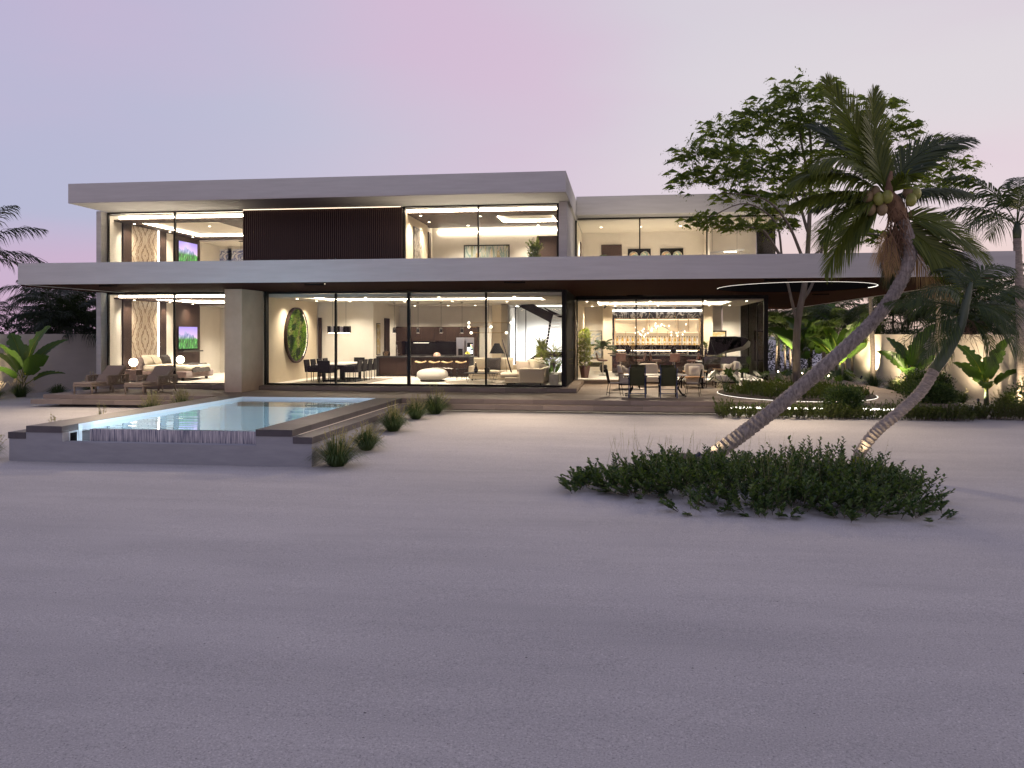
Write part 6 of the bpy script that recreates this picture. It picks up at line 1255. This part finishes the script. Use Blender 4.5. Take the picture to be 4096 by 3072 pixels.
# ------------------------------------------------------------------ low planting along the terrace edge
lm, ls = MB(), MB(); rr = random.Random(8)
for i in range(1500):
    x = rr.uniform(2.9, 13.0); y = 26.35 + rr.uniform(-.55, .35) + (.5 if x > 10.3 else 0); hh = .42 + .24 * noise.noise(V((x * .9, y, 2))) ; z = gz(x, y)
    if rr.random() > .75 + .5 * noise.noise(V((x * .7, 0, 5))): continue
    shoot(lm, ls, V((x, y, z)), V((rr.uniform(-.6, .6), rr.uniform(-.8, .3), 1)), hh * rr.uniform(.7, 1.3), 12, .10, .045, rr, .2, .1)
lo = stuff(tag(obj('low_shrubs', lm, 'shrub_lit'), 'low leafy groundcover along the lit edge of the terrace', 'shrub')); obj('shrub_stems', ls, 'twig', lo)
def bush(c, r, n, label, seed, l=.10, w=.05, mat='shrub_leaf'):
    rr = random.Random(seed); t = thing('round_shrub', label, 'shrub', (c[0], c[1], c[2])); m = MB(); cloud(m, (0, 0, r[2] * .9), r, n, l, w, .5, rr); cloud(m, (r[0] * .3, -.2, r[2] * 1.25), (r[0] * .6, r[1] * .6, r[2] * .6), n // 3, l, w, .5, rr); obj('foliage', m, mat, t)
    b = MB()
    for k in range(5): a = k * 1.3; b.tube([(0, 0, -.1), (r[0] * .4 * math.cos(a), r[1] * .4 * math.sin(a), r[2] * 1.1)], [.03, .01], 5)
    obj('branch', b, 'twig', t)
bush((6.75, 26.7, gz(0, 26.7)), (.62, .5, .50), 2600, 'dark round shrub in front of the planter, behind the big trunk', 1)
bush((9.6, 27.6, gz(0, 27) + .02), (.85, .6, .52), 3600, 'large round shrub at the right end of the terrace', 2); bush((10.75, 31.5, gz(0, 27)), (1.0, .9, .66), 3600, 'bushy shrub behind the terrace corner, left of the smaller palm', 3)
bush((13.05, 27.6, gz(0, 27)), (1.0, .8, .66), 4200, 'dense dark shrub at the right edge of the picture', 4); bush((13.3, 29.9, gz(0, 27)), (.6, .6, .35), 1400, 'small shrub under the right banana plant', 6, mat='shrub_lit')

# ------------------------------------------------------------------ planter under the opening
pn_ = thing('planter_bed', 'oval planting bed with a glowing rim under the roof opening', 'planter', (OC[0], OC[1], DK))
el = lambda k, n=48: [(ORX * k * math.cos(2 * PI * i / n), ORY * k * math.sin(2 * PI * i / n)) for i in range(n)]
obj('soil', MB().prism(el(.985), .0, .035), 'soil', pn_)
rm = MB(); n = 48; rings = [(1.0, .004), (1.004, .004), (1.004, .014), (1.0, .014)]
rm.add([(ORX * k * math.cos(2 * PI * i / n), ORY * k * math.sin(2 * PI * i / n), z) for k, z in rings for i in range(n)], [(a * n + i, a * n + (i + 1) % n, ((a + 1) % 4) * n + (i + 1) % n, ((a + 1) % 4) * n + i) for a in range(4) for i in range(n) if not 1 <= i < n // 2 - 2]); obj('led_rim', rm, 'led_rim', pn_)
gm = MB(); rr = random.Random(3)
for i in range(900):
    a = rr.uniform(0, 2 * PI); q = math.sqrt(rr.random()) * .93; x, y = OC[0] + ORX * q * math.cos(a), OC[1] + ORY * q * math.sin(a)
    shoot(gm, None, V((x, y, DK + .03)), V((rr.uniform(-.7, .7), rr.uniform(-.7, .7), 1)), rr.uniform(.18, .5) * (1.25 - q * .6), 10, .10, .045, rr, .2, .1)
stuff(tag(obj('planter_groundcover', gm, 'shrub_lit'), 'dense low greenery filling the oval planting bed', 'shrub'))
def monstera(loc, seed, label, nl=6):
    rr = random.Random(seed); t = thing('monstera_plant', label, 'plant', loc, 0, 'monstera plants in the oval bed')
    for i in range(nl):
        a = i * 2.399 + rr.random(); o = V((math.cos(a), math.sin(a), 0)); e = o * rr.uniform(.25, .5) + V((0, 0, rr.uniform(.45, .85))); st = obj('stem', MB().tube(bez(V((0, 0, 0)), V((o.x * .05, o.y * .05, e.z * .8)), e, 6), .009, 5), 'monstera_stem', t)
        w = rr.uniform(.17, .25); dn = (o * .8 - V((0, 0, .75 + rr.uniform(-.4, .3)))).normalized(); sv = dn.cross(UPV).normalized(); poly = [e - dn * w * .2]
        pts = []
        for k in range(15):
            f = k / 14; an = -PI * .86 + 2 * PI * .86 * f; r_ = w * (1.0 if k % 2 == 0 else .62) * (1.15 - .25 * abs(f - .5)); pts.append(e + dn * w * .45 + dn * r_ * math.cos(an) * 1.15 + sv * r_ * math.sin(an) - UPV * .04 * abs(math.sin(an)))
        m = MB(); m.add([e] + pts, [(0, k + 1, k + 2) for k in range(14)]); obj('leaf', m, 'monstera_leaf', st)
    return t
for k, (u, v) in enumerate(((2900, 1555), (2985, 1548), (3090, 1540), (3170, 1545), (3270, 1535), (3360, 1545))):
    p = at(u, v + 18, z=DK + .03); monstera((p.x, p.y, DK + .03), k, f'{("leftmost", "second", "third", "fourth", "fifth", "rightmost")[k]} monstera plant in the oval bed, counted from the left')
fm = MB()
for i in range(70): p = at(2872 + RN.uniform(-12, 16), 1552 + RN.uniform(-40, 18), d=31.5) + rdir() * .05; leaf(fm, p, rdir() + UPV * .4, rdir(), .07, .04)
tag(obj('white_flowers', fm, 'flower'), 'small white flowers at the left tip of the oval bed', 'flowers')

# ------------------------------------------------------------------ trees and hedges beyond the walls
A = areca
G1, G2 = 'palms beyond the left wall', 'palms beyond the right wall'
a1 = A('tall feathery palm rising highest at the left edge of the picture', 3, 5.2, 13, 3.6, 'areca_far', (-27.4, 31.4, -.6), .11, group=G1)
dup(a1, (-29.5, 40, -.9), 2.0, 'dark palm behind the left wall, right of the tallest one', G1, .82); dup(a1, (-27.3, 45.5, -1.2), 4.1, 'palm with a pale trunk just left of the villa', G1, .86); dup(a1, (-25.8, 50, .4), 1.0, 'palm whose fronds stand above the slab beside the upper bedroom', G1, .95)
dup(a1, (-31.5, 37, -1.4), 3.1, 'low dark palm half hidden behind the left wall', G1, .7); dup(a1, (-34, 46, -.9), 5.2, 'distant palm between the other palms on the left', G1, .85); dup(a1, (-24.2, 46.5, -1.2), 2.7, 'dark palm trunk tight against the villa side wall', G1, .74)
a2 = A('clump palm with arching fronds behind the left wall', 8, 1.9, 12, 2.5, 'areca_far', (-28.0, 38, .4), .07, group=G1, stems=2); dup(a2, (-30.6, 42, .2), 1.2, 'second bushy clump palm behind the left wall', G1); dup(a2, (-26.9, 42.5, .3), 2.4, 'bushy clump palm showing under the slab on the left', G1, .9)
b1 = A('lit palm with ringed trunk in front of the cream wall left of the big trunk', 13, 4.6, 11, 2.3, 'areca_leaf', (12.9, 45.0, -.6), .13, group=G2); dup(b1, (13.0, 36.4, -.6), 2.0, 'lit palm with ringed trunk between the two leaning palms', G2, .93); dup(b1, (13.1, 29.3, -.6), 1.0, 'palm trunk cut by the right edge of the picture', G2, 1.25)
b2 = A('tall dark palm at the upper right edge of the picture', 17, 7.2, 13, 3.6, 'areca_far', (19.6, 34.5, -.6), .14, group=G2)
b3 = A('golden lit clump palm behind the roof tree', 21, 2.6, 12, 2.8, 'areca_leaf', (13.2, 52, -.6), .08, group=G2, stems=3); dup(b3, (10.6, 57, -.6), 1.1, 'clump palm seen past the bar corner', G2); dup(b3, (15.5, 49, .2), 2.2, 'clump palm rising over the cream wall behind the big trunk', G2, 1.05); dup(b3, (16.5, 41, -.2), .4, 'clump palm above the cream wall right of the ringed palm', G2, .9); dup(b3, (16.2, 33.5, -.4), 3.3, 'clump palm above the wall at the far right', G2, .85)
dup(b1, (8.4, 55, -.6), 3.0, 'thin palm seen through the glass corner of the bar', G2, 1.15); dup(b1, (11.2, 62, -.6), .7, 'distant palm between the bar corner and the roof tree', G2, 1.2); dup(b1, (7.2, 52, -.6), 2.2, 'palm with drooping frond seen through the side glass of the bar', G2, .95)
dup(a2, (-26.6, 37.0, .2), 3.7, 'dense clump palm in the middle over the left wall', G1, 1.05); dup(a2, (-27.6, 48, .6), 5.0, 'clump palm close to the villa in the left group', G1, 1.2)
dup(b3, (17.5, 46, .3), 5.1, 'clump palm at the back of the right group', G2, 1.15); dup(b3, (18.5, 37.5, .2), 4.4, 'dark clump palm behind the smaller leaning palm', G2, 1.1); dup(b3, (13.6, 60, -.4), 2.6, 'clump palm deep in the garden behind the roof tree', G2, 1.2)
def hedge(label, spots, r, n, seed, mat='hedge_leaf'):
    m = MB(); rr = random.Random(seed)
    for (x, y, z) in spots: cloud(m, (x + rr.uniform(-.3, .3), y, z + rr.uniform(-.25, .25)), (r * rr.uniform(.8, 1.2), r, r * rr.uniform(.7, 1.1)), n, .2, .09, .35, rr)
    stuff(tag(obj('hedge', m, mat), label, 'hedge'))
hedge('dark hedge foliage showing just above the left wall', [(-27.2, 27 + 1.7 * k, 1.85) for k in range(15)], .8, 300, 1)
hedge('dark hedge foliage showing just above the right wall', [(15.6, 27 + 1.7 * k, 1.75) for k in range(17)], .85, 300, 2)
hedge('tall dark hedge closing the garden behind the bar', [(4.0 + 1.5 * k, 60, z) for k in range(8) for z in (.1, .9)], .9, 340, 3)

# ------------------------------------------------------------------ house plants
def pot_plant(name, label, loc, pot, h, r, n, mat, seed, l=.07, w=.035):
    rr = random.Random(seed); t = thing(name, label, 'plant', loc); pr_, ph_, pm_ = pot
    obj('pot', MB().lathe([(pr_ * .8, 0), (pr_, ph_), (pr_ * .9, ph_), (pr_ * .9, ph_ - .03)], 18), pm_, t, smooth=40); m = MB(); b = MB()
    for i in range(n):
        a = rr.uniform(0, 2 * PI); o = V((math.cos(a), math.sin(a), 0)); shoot(m, b, V((0, 0, ph_ - .03)) + o * pr_ * .3 + UPV * rr.random() ** .8 * h * .6, o * rr.uniform(.2, 1) * r + UPV * h * .35, rr.uniform(.25, .55) * max(r, .4), 12, l, w, rr, .1, .1)
    for i in range(4): b.tube([(0, 0, ph_ - .04), (rr.uniform(-.1, .1), rr.uniform(-.1, .1), ph_ + h * .75)], [.014, .006], 4)
    obj('foliage', m, mat, t); obj('stem', b, 'twig', t); return t
def square_pot(t, w, h, mat): obj('pot', MB().prism([(-w, -w), (w, -w), (w, w), (-w, w)], 0, h), mat, t, bevel=.01)
sq = thing('potted_plant', 'small tree with fine leaves in a square concrete pot by the sofa end', 'plant', (-2.68, 32.3, 0)); square_pot(sq, .17, .42, 'concrete_pot'); m = MB(); b = MB(); rr = random.Random(2)
for i in range(150): a = rr.uniform(0, 2 * PI); o = V((math.cos(a), math.sin(a), 0)); z = rr.uniform(.5, 1.9); shoot(m, b, V((-.05, .3, .4 + z * .5)), o * 1.0 + UPV * rr.uniform(0, .7), rr.uniform(.4, .95), 14, .07, .032, rr, .1, .35)
for k in range(4): b.tube([(0, 0, .4), (.05 * k - .1, .2, 1.2)], [.012, .007], 4)
obj('foliage', m, 'vine_leaf', sq); obj('stem', b, 'twig', sq)
iv = thing('potted_plant', 'leafy low plant in the planter box by the staircase', 'plant', (-2.9, 34.4, 0)); square_pot(iv, .35, .38, 'concrete_pot'); m = MB()
for i in range(60): a = rr.uniform(0, 2 * PI); o = V((math.cos(a), math.sin(a), 0)); l_ = rr.uniform(.4, .75); leaf(m, V((o.x * .15, o.y * .15, .36)), o * .5 + UPV, UPV + rdir(rr), l_, .06)
obj('foliage', m, 'banana_leaf', iv)
gt = pot_plant('potted_plant', 'tall bright feathery plant behind the sofa by the stairs', (-3.7, 37.6, 0), (.25, .45, 'concrete_pot'), 1.9, .75, 210, 'vine_leaf', 6)
vn = thing('vine_planter', 'tall climbing vine in a tapered brown planter inside the bar glass', 'plant', (-1.72, 37.6, 0)); obj('pot', MB().lathe([(.16, 0), (.26, .55), (.23, .55)], 4), 'brown_pot', vn); m = MB(); rr = random.Random(4)
for k in range(6): cloud(m, (0, 0, .7 + .26 * k), (.34 - .02 * abs(k - 2), .34, .24), 330, .085, .06, .5, rr)
obj('foliage', m, 'vine_leaf', vn); obj('trellis', MB().box(-.02, .02, -.02, .02, .5, 2.1), 'twig', vn)
pt = areca('potted fan palm beside the tan column in the bar', 31, .5, 9, .75, 'areca_leaf', (-1.0, 43.0, .35), .03, group=None, name='potted_palm'); obj('pot', MB().lathe([(.12, -.35), (.2, -.2), (.2, 0), (.15, .05)], 14), 'dark_stone', pt, smooth=40)
pot_plant('potted_plant', 'green arrangement in a dark vase near the right end of the bar', (4.15, 42.6, .921), (.09, .3, 'dark_stone'), .55, .4, 26, 'tree_leaf', 9); pot_plant('potted_plant', 'leafy plant behind the piano', (4.9, 43.6, 0), (.2, .5, 'concrete_pot'), .9, .5, 40, 'tree_leaf', 10, .12, .05)
ut = pot_plant('potted_plant', 'small indoor tree behind the glass of the middle upper room', (-3.55, 33.2, UF), (.25, .3, 'concrete_pot'), 2.1, .85, 150, 'tree_leaf', 12, .09, .045)
pot_plant('potted_plant', 'fiddle leaf plant beside the slatted screen upstairs', (-15.3, 32.4, UF), (.22, .4, 'concrete_pot'), 1.7, .4, 46, 'shrub_leaf', 13, .18, .1)
pot_plant('potted_plant', 'bushy green plant near the curved screen upstairs', (4.55, 37.6, UF), (.25, .3, 'concrete_pot'), .95, .6, 120, 'shrub_leaf', 14)
pu = areca('spiky palm at the left end of the right upper room', 33, .25, 11, 1.0, 'areca_leaf', (-1.5, 37.0, UF + .2), .04, name='potted_palm'); obj('pot', MB().lathe([(.18, -.2), (.24, .1), (.2, .1)], 14), 'concrete_pot', pu, smooth=40)

# ------------------------------------------------------------------ garden spotlights and small ground things
def spot(loc, aim, P, label, ang=60, mat='fixture_navy', scale=1):
    t = thing('garden_spotlight', label, 'spotlight', loc, 0, 'garden spotlights'); d = (V(aim) - V(loc)).normalized()
    obj('stake', MB().tube([(0, 0, -.08), (0, 0, .12)], .012, 6), mat, t); hd = V((0, 0, .16)); obj('head', MB().tube([hd - d * .08, hd + d * .10], [.042, .052], 12), mat, t, smooth=40); obj('bracket', MB().box(-.03, .03, -.012, .012, .1, .16), mat, t); obj('lens', MB().tube([hd + d * .1005, hd + d * .104], .03, 12), 'led_soft', t)
    lamp('SPOT', V(loc) + hd + d * .125, P, (1, .78, .5), aim, .04, 'garden_spotlight_lamp', .7, ang)
z0 = gz(0, 30)
spot((11.9, 42.9, z0), (13.9, 44.5, 2.1), 620, 'small spotlight on the sand by the far end of the cream wall', 105, 'steel')
spot((11.9, 34.3, z0), (13.9, 35.2, 2.1), 430, 'navy garden spotlight left of the right banana plant', 105)
spot((12.6, 31.5, z0), (13.6, 33.6, 1.3), 260, 'navy garden spotlight in front of the right banana plant', 90)
spot((11.9, 38.6, z0), (13.9, 39.3, 2.1), 560, 'small spotlight hidden in the grasses at the foot of the cream wall', 105)
spot((12.4, 48.6, z0), (13.9, 50.0, 2.0), 480, 'spotlight low by the far stretch of the cream wall', 105)
spot((12.6, 28.6, z0), (13.9, 29.2, 1.4), 420, 'spotlight behind the dense shrub at the right edge', 140)
spot((11.6, 49.0, z0), (13.2, 52, 3.4), 1600, 'spotlight under the golden clump palm', 80)
spot((9.6, 52.4, DK), (10.6, 57, 3.4), 1500, 'spotlight at the edge of the path aimed at the far clump palm', 80)
spot((13.0, 47.6, z0), (15.4, 49, 3.6), 900, 'spotlight aimed over the cream wall at the palms behind it', 80)
spot((12.6, 55.0, z0), (11, 58, 3.2), 1200, 'spotlight at the end of the garden path', 90)
p = P2(1505, 1022, 18.95); spot((p.x, p.y, gz(p.x, p.y)), P2(1575, 945), 70, 'navy spotlight at the foot of the big leaning trunk', 40)
p = Q2(1843, 1050, 17.9); spot((p.x, p.y, gz(p.x, p.y) + .05), Q2(1885, 930), 45, 'navy spotlight buried in the shrubs under the smaller palm', 50)
spot((-23.7, 28.0, z0), (-25.4, 29.6, 1.4), 520, 'spotlight hidden in grass at the foot of the left wall', 90)
p = at(3195, 1535, z=DK); spot((5.3, 29.6, DK + .03), (6.1, 30.8, 1.6), 40, 'spotlight in the oval bed aimed at the white tree trunk', 60)
pl = mesh('path_light', MB().lathe([(.03, 0), (.03, .06), (.02, .07)], 8), 'path_glow')
for k in range(9): tag(obj('path_light', pl, None, None, (7.0 + .42 * k, 52.5 - 1.1 * k, DK + .01)), f'tiny glowing path light, {(ORD + ("ninth",))[k]} from the back of the row beside the bar', 'path light', 'path lights beside the bar')
# shells and pebbles scattered on the sand
shm = MB(); pbm = MB(); rr = random.Random(77)
for i in range(2000):
    y = 3.2 + 15 * rr.random() ** 1.4; x = rr.uniform(-.85, .75) * y - .1 * y; s_ = rr.uniform(.003, .008) * (1.6 if rr.random() < .04 else 1); a = rr.uniform(0, 2 * PI); z = gz(x, y) + .035 * noise.noise(V((x * .35, y * .8, 3))) + .02 * noise.noise(V((x * .9, y * 2.2, 9))) + .003
    m = shm if rr.random() < .5 else pbm; q = [(x + s_ * (1 + .5 * rr.random()) * math.cos(a + t), y + s_ * .8 * math.sin(a + t), z + (.002 if t else .001)) for t in (0, 1.3, 2.6, 3.9, 5.1)]; m.add(q + [(x, y, z + s_ * .7)], [(0, 1, 5), (1, 2, 5), (2, 3, 5), (3, 4, 5), (4, 0, 5)])
stuff(tag(obj('shell_fragments', shm, 'shell'), 'tiny white shell fragments scattered over the sand', 'shells')); stuff(tag(obj('pebbles', pbm, 'pebble'), 'tiny dark pebbles scattered over the sand', 'pebbles'))
